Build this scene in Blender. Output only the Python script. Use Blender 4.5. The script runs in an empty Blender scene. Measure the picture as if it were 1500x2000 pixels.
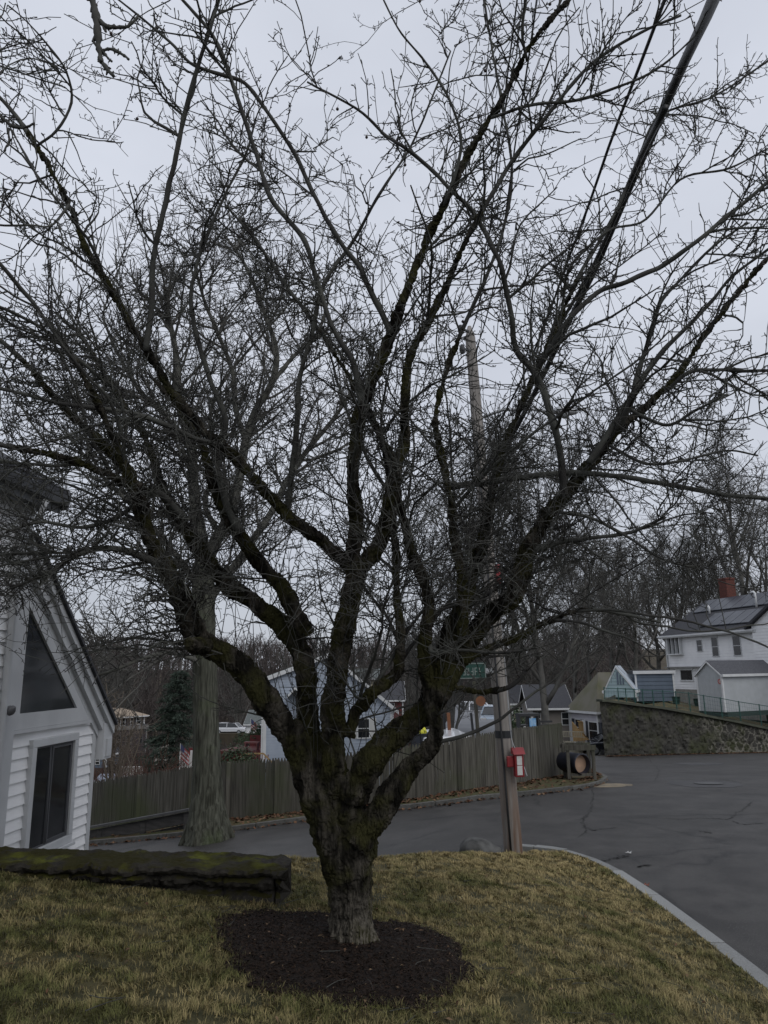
import bpy, math, random
import numpy as np
from mathutils import Vector, Matrix, noise
from mathutils.geometry import delaunay_2d_cdt
random.seed(7); rng = np.random.default_rng(7)
SC = bpy.context.scene
COL = SC.collection
# ------------------------------------------------------------------ camera
F = 1400.0; TH = math.radians(12.5); RO = math.radians(.87)
R0 = np.array([1, 0, 0.]); FW = np.array([0, math.cos(TH), math.sin(TH)]); U0 = np.array([0, -math.sin(TH), math.cos(TH)])
RR = math.cos(RO)*R0 - math.sin(RO)*U0; UU = math.cos(RO)*U0 + math.sin(RO)*R0
CP = np.array([0, 0, 2.6])
def ray(x, y): return FW + RR*(x-750)/F - UU*(y-1000)/F
def at(x, y, Y):
    d = ray(x, y); return Vector(CP + d*(Y/d[1]))
cam = bpy.data.cameras.new('camera'); co = bpy.data.objects.new('camera', cam); COL.objects.link(co)
cam.sensor_fit = 'VERTICAL'; cam.sensor_height = 36; cam.lens = 36*F/2000; cam.clip_end = 2000; cam.clip_start = .05
M = Matrix.Identity(4)
for i in range(3):
    M[i][0] = RR[i]; M[i][1] = UU[i]; M[i][2] = -FW[i]; M[i][3] = CP[i]
co.matrix_world = M; SC.camera = co
# ------------------------------------------------------------------ terrain functions
def sm(t): t = max(0., min(1., t)); return t*t*(3-2*t)
def roadz(x, y):
    z = -.055*(min(max(y, 11), 22)-11) - .072*(min(max(y, 22), 38)-22) - .1*(min(max(y, 38), 75)-38)
    if x < 2: z += .105*(max(x, -14)-2)
    return z
CREST = [(-9, 7.7), (-4.2, 7.9), (-1.2, 8.3), (0, 9.15), (1.5, 10.35), (2.05, 10.95), (2.5, 10.9)]
def crest_y(x):
    if x <= CREST[0][0]: return CREST[0][1]
    for (a, b), (c, d) in zip(CREST, CREST[1:]):
        if x <= c: return b+(d-b)*(x-a)/(c-a)
    return CREST[-1][1]
KERB = [(3.06, -3), (3.06, 2.5), (3.05, 6.4), (3.02, 7.5), (2.95, 8.95), (2.85, 10.0), (2.72, 10.55), (2.45, 11.05), (2.0, 11.35), (1.2, 11.5)]
def kerb_x(y):
    if y < 6.4: return 3.06
    for (a, b), (c, d) in zip(KERB[2:], KERB[3:]):
        if y <= d: return a+(c-a)*(y-b)/(d-b)
    return 1.2
def lawnz(x, y):
    z = 1.006-.12*x-.06*y
    z += .03*noise.noise(Vector((x*.8, y*.8, 3.)))+.012*noise.noise(Vector((x*3, y*3, 1.)))
    k = sm((kerb_x(y)-.1-x)/1.3)
    z = z*k+.075*(1-k) if y < 11.2 else z
    c = crest_y(x)
    if y > c: z = max(z-.75*(y-c)**1.2, roadz(x, y)-.02)
    if x < -1.25 and y > 6.6: z -= .30*sm((y-6.6)/.5)*sm((-1.25-x)/.3)       # ground falls behind the garden wall
    return z
def on(x, y, f, t0=1.5, t1=160):
    d = ray(x, y); t = t0
    while t < t1:
        p = CP+d*t
        if p[2] < f(p[0], p[1]): return Vector(p)
        t += .02
    return Vector(p)
# ------------------------------------------------------------------ materials
MATS = {}
def mat(name, col, rough=.8, col2=None, scale=6., bump=.0, bscale=None, metal=0., detail=6., stretch=None, spec=.5, contrast=(.35, .65), col3=None, scale3=1.3, c3=(.55, .7), coat=0):
    if name in MATS: return MATS[name]
    m = bpy.data.materials.new(name); m.use_nodes = True; nt = m.node_tree; N = nt.nodes; L = nt.links
    b = N['Principled BSDF']; b.inputs['Roughness'].default_value = rough; b.inputs['Metallic'].default_value = metal
    b.inputs['Specular IOR Level'].default_value = spec; b.inputs['Coat Weight'].default_value = coat
    b.inputs['Base Color'].default_value = (*col, 1)
    tc = N.new('ShaderNodeTexCoord'); src = tc.outputs['Object']
    if stretch:
        mp = N.new('ShaderNodeMapping'); mp.inputs['Scale'].default_value = stretch; L.new(src, mp.inputs[0]); src2 = mp.outputs[0]
    else: src2 = src
    out = None
    if col2:
        n = N.new('ShaderNodeTexNoise'); n.inputs['Scale'].default_value = scale; n.inputs['Detail'].default_value = detail; L.new(src2, n.inputs['Vector'])
        r = N.new('ShaderNodeMapRange'); r.inputs[1].default_value = contrast[0]; r.inputs[2].default_value = contrast[1]; L.new(n.outputs[0], r.inputs[0])
        mx = N.new('ShaderNodeMix'); mx.data_type = 'RGBA'; mx.inputs[6].default_value = (*col, 1); mx.inputs[7].default_value = (*col2, 1)
        L.new(r.outputs[0], mx.inputs[0]); out = mx.outputs[2]
    if col3:
        n3 = N.new('ShaderNodeTexNoise'); n3.inputs['Scale'].default_value = scale3; n3.inputs['Detail'].default_value = 8; L.new(src, n3.inputs['Vector'])
        r3 = N.new('ShaderNodeMapRange'); r3.inputs[1].default_value = c3[0]; r3.inputs[2].default_value = c3[1]; L.new(n3.outputs[0], r3.inputs[0])
        m3 = N.new('ShaderNodeMix'); m3.data_type = 'RGBA'; m3.inputs[7].default_value = (*col3, 1)
        if out: L.new(out, m3.inputs[6])
        else: m3.inputs[6].default_value = (*col, 1)
        L.new(r3.outputs[0], m3.inputs[0]); out = m3.outputs[2]
    if out: L.new(out, b.inputs['Base Color'])
    if bump:
        nb = N.new('ShaderNodeTexNoise'); nb.inputs['Scale'].default_value = bscale or scale*3; nb.inputs['Detail'].default_value = 8; L.new(src2, nb.inputs['Vector'])
        bp = N.new('ShaderNodeBump'); bp.inputs['Strength'].default_value = min(1, bump*10); bp.inputs['Distance'].default_value = bump*.15
        L.new(nb.outputs[0], bp.inputs['Height']); L.new(bp.outputs[0], b.inputs['Normal'])
    MATS[name] = m; return m
def attrmat(name, rough=.85, attr='col', trans=0):
    m = bpy.data.materials.new(name); m.use_nodes = True; nt = m.node_tree
    a = nt.nodes.new('ShaderNodeAttribute'); a.attribute_name = attr
    b = nt.nodes['Principled BSDF']; nt.links.new(a.outputs[0], b.inputs['Base Color']); b.inputs['Roughness'].default_value = rough
    b.inputs['Specular IOR Level'].default_value = .25
    return m
def N_(nt, t, **k):
    n = nt.nodes.new(t)
    for a, v in k.items():
        if a in n.inputs: n.inputs[a].default_value = v
        else: setattr(n, a, v)
    return n
bark = mat('apple bark', (.010, .009, .007), .95, (.085, .076, .062), 13, bump=.16, bscale=46, stretch=(1, 1, .25), col3=(.034, .033, .013), scale3=4.2, c3=(.46, .60), spec=.1, contrast=(.44, .74))
twigm = mat('apple twig bark', (.044, .042, .040), .9, (.090, .092, .082), 4, spec=.12)  # bark tone raised: veiling glare is put into the colour
oakb = mat('oak bark', (.034, .034, .026), .95, (.105, .108, .085), 13, bump=.25, bscale=22, stretch=(1.6, 1.6, .13), spec=.15, col3=(.075, .10, .045), scale3=1.2, c3=(.56, .8))
oakt = mat('oak twig bark', (.080, .077, .072), .9, (.13, .127, .115), 3, spec=.1)  # lightened so the colour itself carries the soft haze on background trees
farb = mat('far bare wood', (.062, .054, .051), .95, (.105, .09, .084), .15, spec=.1)
white = mat('white vinyl', (.80, .80, .80), .5, (.70, .705, .71), 1.2)
trim = mat('grey white trim', (.50, .51, .52), .5, (.43, .44, .45), 3)
bluev = mat('blue grey vinyl', (.35, .395, .46), .6, (.30, .345, .41), 1.5)
tealv = mat('pale teal clapboard', (.27, .36, .38), .6, (.23, .31, .33), 1.5)
slatev = mat('slate blue clapboard', (.10, .13, .17), .6, (.08, .105, .14), 1.5)
taupe = mat('taupe siding', (.17, .155, .135), .7, (.15, .135, .12), 1.5)
brown = mat('dark brown shingle', (.040, .033, .036), .85, (.06, .05, .05), 2)
redw = mat('red clapboard', (.14, .022, .022), .75, (.09, .018, .018), 2)
glass = mat('dark window glass', (.012, .014, .016), .06, (.03, .032, .035), 1.4, spec=.6)
asph_roof = mat('dark asphalt shingle', (.030, .031, .036), .95, (.052, .053, .06), 14, bump=.02, bscale=60)
tan_roof = mat('tan asphalt shingle', (.30, .24, .18), .95, (.25, .2, .15), 8)
moss_roof = mat('mossy shingle', (.125, .118, .095), .95, (.085, .085, .045), .8, stretch=(1, 1, .5), bump=.02, bscale=30)
grey_roof = mat('grey green shingle', (.12, .135, .13), .95, (.09, .10, .10), 5)
brick = mat('red brick', (.13, .042, .030), .9, (.075, .028, .022), 8)
concrete = mat('concrete', (.27, .26, .23), .9, (.19, .185, .165), 3, bump=.01)
tanw = mat('tan lumber', (.36, .24, .105), .8, (.28, .18, .08), 4, stretch=(1, 1, .2))
creamw = mat('cream painted wood', (.36, .33, .25), .8, (.28, .26, .2), 4)
fencew = mat('weathered cedar', (.042, .039, .031), .95, (.100, .094, .078), 5, stretch=(3.5, 3.5, .25), bump=.03, bscale=14, col3=(.055, .062, .032), scale3=.7, c3=(.48, .68))
polew = mat('weathered pole pine', (.15, .138, .125), .9, (.26, .24, .22), 9, stretch=(3, 3, .1), bump=.03, bscale=20)
black = mat('black rubber', (.02, .021, .023), .5)
darkm = mat('dark metal', (.04, .042, .045), .45, metal=.6)
galv = mat('galvanised metal', (.38, .39, .40), .45, (.3, .31, .32), 4, metal=.5)
redp = mat('red enamel', (.24, .014, .018), .45, (.17, .011, .014), 9)
whitep = mat('white enamel', (.62, .62, .60), .4, (.52, .52, .5), 20)
signg = mat('sign green', (.004, .05, .036), .5, (.005, .04, .03), 4)
dimw = mat('dulled sign white', (.26, .30, .28), .6, (.2, .23, .22), 9)
oldkerb = mat('old kerb', (.055, .054, .05), .9, (.10, .098, .09), 12, bump=.02, bscale=60)
granite = mat('kerb granite', (.17, .175, .17), .8, (.26, .265, .26), 90, detail=3, bump=.012, bscale=120, col3=(.16, .165, .155), scale3=2.1, c3=(.5, .75))
stone = mat('mossy fieldstone', (.05, .047, .042), .95, (.11, .105, .09), 5, bump=.08, bscale=14, col3=(.05, .065, .012), scale3=3.0, c3=(.47, .56))
boulderm = mat('boulder stone', (.030, .030, .028), .9, (.105, .105, .10), 5, bump=.06, bscale=14)
navy = mat('navy barrel plastic', (.009, .011, .020), .45, (.014, .016, .028), 5)
peach = mat('peach barrel liner', (.42, .27, .18), .6, (.30, .2, .14), 5)
greenm = mat('green rail paint', (.02, .075, .062), .5)
solar = mat('solar glass', (.02, .024, .034), .28, (.04, .046, .06), 1.5, spec=.35)
leafm = attrmat('dry leaf')
grassm = attrmat('grass blades')
mulm = attrmat('mulch chips')
yellow = mat('yellow plastic', (.62, .60, .05), .5)
flagm = mat('flag cloth red', (.30, .07, .07), .8); flagw = mat('flag cloth white', (.42, .38, .38), .8); flagb = mat('flag cloth blue', (.035, .045, .11), .8)
everg = mat('evergreen needles', (.020, .034, .024), .9, (.042, .06, .042), 4)
shrubg = mat('shrub leaf', (.02, .045, .018), .7, (.05, .075, .03), 5)
rustw = mat('rusty orange timber', (.22, .09, .04), .9, (.15, .065, .035), 3)

def zmix(m, c, z0, z1, scale=(60, 60, 4)):
    nt = m.node_tree; L = nt.links; b = nt.nodes['Principled BSDF']; src = b.inputs['Base Color'].links[0].from_socket
    tc = N_(nt, 'ShaderNodeTexCoord'); sx = N_(nt, 'ShaderNodeSeparateXYZ'); L.new(tc.outputs['Object'], sx.inputs[0])
    mp = N_(nt, 'ShaderNodeMapping'); mp.inputs['Scale'].default_value = scale; L.new(tc.outputs['Object'], mp.inputs[0]); n = N_(nt, 'ShaderNodeTexNoise', Scale=1., Detail=5.); L.new(mp.outputs[0], n.inputs['Vector'])
    r = N_(nt, 'ShaderNodeMapRange'); r.inputs[1].default_value = z0; r.inputs[2].default_value = z1; r.inputs[3].default_value = 1; r.inputs[4].default_value = 0; L.new(sx.outputs[2], r.inputs[0])
    r2 = N_(nt, 'ShaderNodeMapRange'); r2.inputs[1].default_value = .35; r2.inputs[2].default_value = .6; L.new(n.outputs[0], r2.inputs[0])
    mu = N_(nt, 'ShaderNodeMath', operation='MULTIPLY'); L.new(r.outputs[0], mu.inputs[0]); L.new(r2.outputs[0], mu.inputs[1])
    mx = N_(nt, 'ShaderNodeMix', data_type='RGBA'); mx.inputs[7].default_value = (*c, 1); L.new(src, mx.inputs[6]); L.new(mu.outputs[0], mx.inputs[0]); L.new(mx.outputs[2], b.inputs['Base Color'])
def randtone(m, lo=.8, hi=1.15):
    nt = m.node_tree; L = nt.links; b = nt.nodes['Principled BSDF']; src = b.inputs['Base Color'].links[0].from_socket; oi = N_(nt, 'ShaderNodeObjectInfo')
    r = N_(nt, 'ShaderNodeMapRange'); r.inputs[3].default_value = lo; r.inputs[4].default_value = hi; L.new(oi.outputs['Random'], r.inputs[0]); v = N_(nt, 'ShaderNodeVectorMath', operation='SCALE'); L.new(src, v.inputs[0]); L.new(r.outputs[0], v.inputs['Scale']); L.new(v.outputs[0], b.inputs['Base Color'])
zmix(bark, (.15, .135, .11), .05, .42); zmix(polew, (.12, .066, .038), .0, 1.6, (14, 14, .8)); randtone(granite); randtone(oldkerb); randtone(fencew, .8, 1.15)
def ground_mat(name, cols, scales, bump=.02, bscale=40, rough=.95, crack=False, attr=None):
    m = bpy.data.materials.new(name); m.use_nodes = True; nt = m.node_tree; L = nt.links; b = nt.nodes['Principled BSDF']
    b.inputs['Roughness'].default_value = rough; b.inputs['Specular IOR Level'].default_value = .3
    tc = N_(nt, 'ShaderNodeTexCoord'); cur = None
    for i, (c, s) in enumerate(zip(cols[1:], scales)):
        n = N_(nt, 'ShaderNodeTexNoise', Scale=s, Detail=8., Roughness=.6); L.new(tc.outputs['Object'], n.inputs['Vector'])
        r = N_(nt, 'ShaderNodeMapRange'); r.inputs[1].default_value = .42; r.inputs[2].default_value = .62; L.new(n.outputs[0], r.inputs[0])
        mx = N_(nt, 'ShaderNodeMix', data_type='RGBA'); mx.inputs[7].default_value = (*c, 1)
        if cur: L.new(cur, mx.inputs[6])
        else: mx.inputs[6].default_value = (*cols[0], 1)
        L.new(r.outputs[0], mx.inputs[0]); cur = mx.outputs[2]
    hgt = None
    if crack:
        nw = N_(nt, 'ShaderNodeTexNoise', Scale=1.6, Detail=6.); L.new(tc.outputs['Object'], nw.inputs['Vector'])
        mxv = N_(nt, 'ShaderNodeMix', data_type='VECTOR'); mxv.inputs[0].default_value = .34
        L.new(tc.outputs['Object'], mxv.inputs[4]); L.new(nw.outputs[1], mxv.inputs[5])
        v = N_(nt, 'ShaderNodeTexVoronoi', feature='DISTANCE_TO_EDGE', Scale=.36); L.new(mxv.outputs[1], v.inputs['Vector'])
        r = N_(nt, 'ShaderNodeMapRange'); r.inputs[1].default_value = .0; r.inputs[2].default_value = .016; r.inputs[3].default_value = 1; r.inputs[4].default_value = 0; L.new(v.outputs[0], r.inputs[0])
        nm = N_(nt, 'ShaderNodeTexNoise', Scale=.5, Detail=3.); L.new(tc.outputs['Object'], nm.inputs['Vector'])
        r2 = N_(nt, 'ShaderNodeMapRange'); r2.inputs[1].default_value = .44; r2.inputs[2].default_value = .56; L.new(nm.outputs[0], r2.inputs[0])
        mu = N_(nt, 'ShaderNodeMath', operation='MULTIPLY'); L.new(r.outputs[0], mu.inputs[0]); L.new(r2.outputs[0], mu.inputs[1])
        mu2 = N_(nt, 'ShaderNodeMath', operation='MULTIPLY'); mu2.inputs[1].default_value = .85; L.new(mu.outputs[0], mu2.inputs[0])
        mx = N_(nt, 'ShaderNodeMix', data_type='RGBA'); mx.inputs[7].default_value = (.008, .008, .008, 1); L.new(cur, mx.inputs[6]); L.new(mu2.outputs[0], mx.inputs[0]); cur = mx.outputs[2]
        # aggregate speckle
        sp = N_(nt, 'ShaderNodeTexNoise', Scale=75., Detail=3.); L.new(tc.outputs['Object'], sp.inputs['Vector'])
        r3 = N_(nt, 'ShaderNodeMapRange'); r3.inputs[1].default_value = .60; r3.inputs[2].default_value = .72; L.new(sp.outputs[0], r3.inputs[0])
        mx2 = N_(nt, 'ShaderNodeMix', data_type='RGBA'); mx2.inputs[7].default_value = (.15, .15, .145, 1); L.new(cur, mx2.inputs[6]); L.new(r3.outputs[0], mx2.inputs[0]); cur = mx2.outputs[2]
        rr = N_(nt, 'ShaderNodeMapRange'); rr.inputs[3].default_value = .42; rr.inputs[4].default_value = .72; L.new(nm.outputs[0], rr.inputs[0]); L.new(rr.outputs[0], b.inputs['Roughness'])
    L.new(cur, b.inputs['Base Color'])
    nb = N_(nt, 'ShaderNodeTexNoise', Scale=float(bscale), Detail=6.); L.new(tc.outputs['Object'], nb.inputs['Vector'])
    bp = N_(nt, 'ShaderNodeBump', Strength=.6, Distance=bump); L.new(nb.outputs[0], bp.inputs['Height']); L.new(bp.outputs[0], b.inputs['Normal'])
    return m
asphalt = ground_mat('asphalt', [(.037, .0345, .032), (.051, .048, .045), (.027, .0255, .024)], [.35, 1.7], .006, 160, .7, crack=True)
soil = ground_mat('lawn soil', [(.055, .050, .022), (.085, .072, .032), (.030, .030, .012)], [2.2, 7.], .02, 30)
mulchm = ground_mat('mulch', [(.014, .0085, .0058), (.023, .0135, .0085), (.008, .0052, .004)], [6., 22.], .05, 45)
vergem = ground_mat('verge litter', [(.085, .070, .032), (.060, .035, .020), (.055, .058, .022)], [3., 1.1], .03, 30)
valleym = ground_mat('valley ground', [(.060, .050, .034), (.045, .035, .028), (.075, .062, .040)], [.12, .5], .05, 3)
yardm = ground_mat('terrace grass', [(.125, .105, .055), (.095, .085, .035), (.075, .055, .035)], [.8, 3.], .03, 20)
# fieldstone wall with pale mortar
def stonewall_mat():
    m = bpy.data.materials.new('retaining fieldstone'); m.use_nodes = True; nt = m.node_tree; L = nt.links; b = nt.nodes['Principled BSDF']; b.inputs['Roughness'].default_value = .95
    tc = N_(nt, 'ShaderNodeTexCoord'); src = tc.outputs['Object']
    nw = N_(nt, 'ShaderNodeTexNoise', Scale=4.5, Detail=6.); L.new(src, nw.inputs['Vector'])
    mv = N_(nt, 'ShaderNodeMix', data_type='VECTOR'); mv.inputs[0].default_value = .26; L.new(src, mv.inputs[4]); L.new(nw.outputs[1], mv.inputs[5])
    v = N_(nt, 'ShaderNodeTexVoronoi', feature='DISTANCE_TO_EDGE', Scale=3.1); L.new(mv.outputs[1], v.inputs['Vector'])
    vc = N_(nt, 'ShaderNodeTexVoronoi', Scale=3.1); L.new(mv.outputs[1], vc.inputs['Vector'])
    r = N_(nt, 'ShaderNodeMapRange'); r.inputs[1].default_value = .02; r.inputs[2].default_value = .12; r.inputs[3].default_value = 1; r.inputs[4].default_value = 0; L.new(v.outputs[0], r.inputs[0])
    nm = N_(nt, 'ShaderNodeTexNoise', Scale=.33, Detail=5.); L.new(src, nm.inputs['Vector'])
    sx = N_(nt, 'ShaderNodeSeparateXYZ'); L.new(src, sx.inputs[0])
    rx = N_(nt, 'ShaderNodeMapRange'); rx.inputs[1].default_value = 2.5; rx.inputs[2].default_value = 8; rx.inputs[3].default_value = -.12; rx.inputs[4].default_value = .10; L.new(sx.outputs[0], rx.inputs[0])
    ad = N_(nt, 'ShaderNodeMath', operation='ADD'); L.new(nm.outputs[0], ad.inputs[0]); L.new(rx.outputs[0], ad.inputs[1])
    rm = N_(nt, 'ShaderNodeMapRange'); rm.inputs[1].default_value = .44; rm.inputs[2].default_value = .62; L.new(ad.outputs[0], rm.inputs[0])
    mu = N_(nt, 'ShaderNodeMath', operation='MULTIPLY'); L.new(r.outputs[0], mu.inputs[0]); L.new(rm.outputs[0], mu.inputs[1])
    cs = N_(nt, 'ShaderNodeMix', data_type='RGBA'); cs.inputs[6].default_value = (.022, .021, .018, 1); cs.inputs[7].default_value = (.058, .055, .046, 1); L.new(vc.outputs['Distance'], cs.inputs[0])
    n2 = N_(nt, 'ShaderNodeTexNoise', Scale=1.1, Detail=7.); L.new(src, n2.inputs['Vector'])
    r2 = N_(nt, 'ShaderNodeMapRange'); r2.inputs[1].default_value = .45; r2.inputs[2].default_value = .65; L.new(n2.outputs[0], r2.inputs[0])
    cm = N_(nt, 'ShaderNodeMix', data_type='RGBA'); cm.inputs[7].default_value = (.036, .040, .016, 1); L.new(cs.outputs[2], cm.inputs[6]); L.new(r2.outputs[0], cm.inputs[0])
    ce = N_(nt, 'ShaderNodeMix', data_type='RGBA'); ce.inputs[7].default_value = (.17, .16, .135, 1); L.new(cm.outputs[2], ce.inputs[6]); L.new(mu.outputs[0], ce.inputs[0])
    L.new(ce.outputs[2], b.inputs['Base Color'])
    bp = N_(nt, 'ShaderNodeBump', Strength=1., Distance=.06); L.new(v.outputs[0], bp.inputs['Height']); L.new(bp.outputs[0], b.inputs['Normal'])
    return m
retm = stonewall_mat()

# ------------------------------------------------------------------ object helpers
def tag(o, label=None, cat=None, group=None, kind=None):
    if label: o['label'] = label
    if cat: o['category'] = cat
    if group: o['group'] = group
    if kind: o['kind'] = kind
    return o
def empty(name, loc=(0, 0, 0), rz=0, label=None, cat=None, group=None):
    o = bpy.data.objects.new(name, None); COL.objects.link(o); o.location = loc; o.rotation_euler = (0, 0, rz); o.empty_display_size = .2
    return tag(o, label, cat, group)
def copy_tree(o, parent=None):
    c = o.copy(); COL.objects.link(c); c.parent = parent
    for ch in [x for x in bpy.data.objects if x.parent == o]: copy_tree(ch, c)
    return c
class MB:
    def __init__(s): s.v = []; s.f = []
    def poly(s, pts):
        n = len(s.v); s.v += [tuple(p) for p in pts]; s.f.append(tuple(range(n, n+len(pts))))
    def box(s, x0, x1, y0, y1, z0, z1, m=None):
        P = [(x0, y0, z0), (x1, y0, z0), (x1, y1, z0), (x0, y1, z0), (x0, y0, z1), (x1, y0, z1), (x1, y1, z1), (x0, y1, z1)]
        if m is not None: P = [tuple(m @ Vector(p)) for p in P]
        n = len(s.v); s.v += P
        s.f += [tuple(n+i for i in q) for q in ((3, 2, 1, 0), (4, 5, 6, 7), (0, 1, 5, 4), (1, 2, 6, 5), (2, 3, 7, 6), (3, 0, 4, 7))]
        return s
    def prism(s, pts, off):                                  # closed polygon extruded by vector off
        off = Vector(off); n = len(s.v); k = len(pts)
        s.v += [tuple(p) for p in pts]+[tuple(Vector(p)+off) for p in pts]
        s.f.append(tuple(range(n+k-1, n-1, -1))); s.f.append(tuple(range(n+k, n+2*k)))
        for i in range(k): j = (i+1) % k; s.f.append((n+i, n+j, n+k+j, n+k+i))
        return s
    def tube(s, pts, rads, sides=8, cap=True, jit=0., seed=0.):
        pts = [Vector(p) for p in pts]; n0 = len(s.v)
        if not hasattr(rads, '__len__'): rads = [rads]*len(pts)
        up = None
        for i, p in enumerate(pts):
            t = (pts[min(i+1, len(pts)-1)]-pts[max(i-1, 0)]).normalized()
            if up is None:
                a = Vector((1, 0, 0)) if abs(t.x) < .8 else Vector((0, 1, 0)); up = t.cross(a).normalized()
            else:
                up = (up-t*up.dot(t)).normalized()
            w = t.cross(up)
            for k in range(sides):
                an = 2*math.pi*k/sides; d = up*math.cos(an)+w*math.sin(an); r = rads[i]
                if jit:
                    q = p+d*r
                    r *= 1+jit*(noise.noise(q*6+Vector((seed, 0, 0)))*1.1+.8*noise.noise(q*15+Vector((0, seed, 0)))+.35*noise.noise(q*38))
                s.v.append(tuple(p+d*r))
        for i in range(len(pts)-1):
            for k in range(sides):
                a = n0+i*sides+k; b = n0+i*sides+(k+1) % sides; s.f.append((a, b, b+sides, a+sides))
        if cap:
            s.f.append(tuple(n0+k for k in range(sides-1, -1, -1))); e = n0+(len(pts)-1)*sides; s.f.append(tuple(e+k for k in range(sides)))
        return s
    def bar(s, a, b, w, h=None):                              # square bar between two points
        a = Vector(a); b = Vector(b); t = (b-a).normalized(); up = Vector((0, 0, 1)) if abs(t.z) < .9 else Vector((0, 1, 0))
        x = t.cross(up).normalized()*w/2; y = x.normalized().cross(t)*(h or w)/2
        n = len(s.v)
        for p in (a, b): s.v += [tuple(p-x-y), tuple(p+x-y), tuple(p+x+y), tuple(p-x+y)]
        s.f += [tuple(n+i for i in q) for q in ((3, 2, 1, 0), (4, 5, 6, 7), (0, 1, 5, 4), (1, 2, 6, 5), (2, 3, 7, 6), (3, 0, 4, 7))]
        return s
    def build(s, name, m, parent=None, smooth=False, bevel=0):
        me = bpy.data.meshes.new(name); me.from_pydata(s.v, [], s.f); me.update()
        if smooth: me.polygons.foreach_set('use_smooth', [True]*len(me.polygons))
        me.materials.append(m); o = bpy.data.objects.new(name, me); COL.objects.link(o); o.parent = parent
        if bevel:
            b = o.modifiers.new('bevel', 'BEVEL'); b.width = bevel; b.segments = 2; b.limit_method = 'ANGLE'
        return o
def npmesh(name, V, FQ, m, parent=None, smooth=False, col=None):
    """V (n,3), FQ (k,3|4)"""
    me = bpy.data.meshes.new(name); k, c = FQ.shape
    me.vertices.add(len(V)); me.vertices.foreach_set('co', V.astype(np.float32).ravel())
    me.loops.add(k*c); me.loops.foreach_set('vertex_index', FQ.astype(np.int32).ravel())
    me.polygons.add(k); me.polygons.foreach_set('loop_start', np.arange(0, k*c, c, dtype=np.int32))
    try: me.polygons.foreach_set('loop_total', np.full(k, c, dtype=np.int32))
    except Exception: pass
    if smooth: me.polygons.foreach_set('use_smooth', np.ones(k, dtype=bool))
    me.update(calc_edges=True); me.validate()
    if col is not None:
        a = me.color_attributes.new('col', 'FLOAT_COLOR', 'POINT'); a.data.foreach_set('color', np.c_[col, np.ones(len(col))].astype(np.float32).ravel())
    me.materials.append(m); o = bpy.data.objects.new(name, me); COL.objects.link(o); o.parent = parent
    return o
class Tubes:
    def __init__(s): s.d = {}
    def add(s, P, r, sides=3):
        s.d.setdefault((len(P), sides), []).append((np.asarray(P, float), np.asarray(r, float)))
    def arrays(s):
        VV = []; FF = []; off = 0
        for (n, S), L in s.d.items():
            P = np.stack([a for a, _ in L]); r = np.stack([b for _, b in L]); Mn = len(L)
            T = np.gradient(P, axis=1); T /= np.linalg.norm(T, axis=2, keepdims=True)+1e-9
            mt = T.mean(1); ref = np.cross(mt, rng.normal(size=mt.shape)); ref /= np.linalg.norm(ref, axis=1, keepdims=True)+1e-9
            A = ref[:, None, :]-T*(T*ref[:, None, :]).sum(2, keepdims=True); A /= np.linalg.norm(A, axis=2, keepdims=True)+1e-9
            B = np.cross(T, A); an = np.arange(S)*2*np.pi/S
            V = P[:, :, None, :]+r[:, :, None, None]*(A[:, :, None, :]*np.cos(an)[None, None, :, None]+B[:, :, None, :]*np.sin(an)[None, None, :, None])
            VV.append(V.reshape(-1, 3))
            m_, i_, k_ = np.meshgrid(np.arange(Mn), np.arange(n-1), np.arange(S), indexing='ij')
            base = off+m_*n*S+i_*S; a = base+k_; b = base+(k_+1) % S
            FF.append(np.stack([a, b, b+S, a+S], -1).reshape(-1, 4)); off += Mn*n*S
        return np.concatenate(VV), np.concatenate(FF)
    def build(s, name, m, parent=None, smooth=True):
        V, Fq = s.arrays(); return npmesh(name, V, Fq, m, parent, smooth)
def spline(P, n):
    P = np.asarray(P, float); k = len(P)
    Q = np.vstack([2*P[0]-P[1], P, 2*P[-1]-P[-2]]); out = []
    for t in np.linspace(0, k-1, n):
        i = min(int(t), k-2); u = t-i; a, b, c, d = Q[i], Q[i+1], Q[i+2], Q[i+3]
        out.append(.5*((2*b)+(-a+c)*u+(2*a-5*b+4*c-d)*u*u+(-a+3*b-3*c+d)*u**3))
    return np.array(out)
def sheet(name, poly, f, m, step, kind='structure', holes=None, dz=0., label=None):
    """polygon in plan, triangulated over a point grid, lifted by f(x, y)"""
    P = []
    for a, b in zip(poly, poly[1:]+poly[:1]):
        L = math.dist(a, b); n = max(1, int(L/step))
        for i in range(n): P.append((a[0]+(b[0]-a[0])*i/n, a[1]+(b[1]-a[1])*i/n))
    nb = len(P); E = [(i, (i+1) % nb) for i in range(nb)]
    xs = [p[0] for p in P]; ys = [p[1] for p in P]
    def inside(x, y):
        c = False
        for i in range(len(poly)):
            x1, y1 = poly[i]; x2, y2 = poly[i-1]
            if (y1 > y) != (y2 > y) and x < (x2-x1)*(y-y1)/(y2-y1)+x1: c = not c
        return c
    y = min(ys)+step*.5
    pts = [Vector(p) for p in P]
    while y < max(ys):
        x = min(xs)+step*.5
        while x < max(xs):
            if inside(x, y): pts.append(Vector((x+random.uniform(-.2, .2)*step, y+random.uniform(-.2, .2)*step)))
            x += step
        y += step
    r = delaunay_2d_cdt(pts, E, [], 1, 1e-5)
    V = np.array([(p.x, p.y, f(p.x, p.y)+dz) for p in r[0]]); Fc = np.array([t for t in r[2] if len(t) == 3])
    o = npmesh(name, V, Fc, m, smooth=True); o['kind'] = kind
    if label: o['label'] = label
    return o
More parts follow.
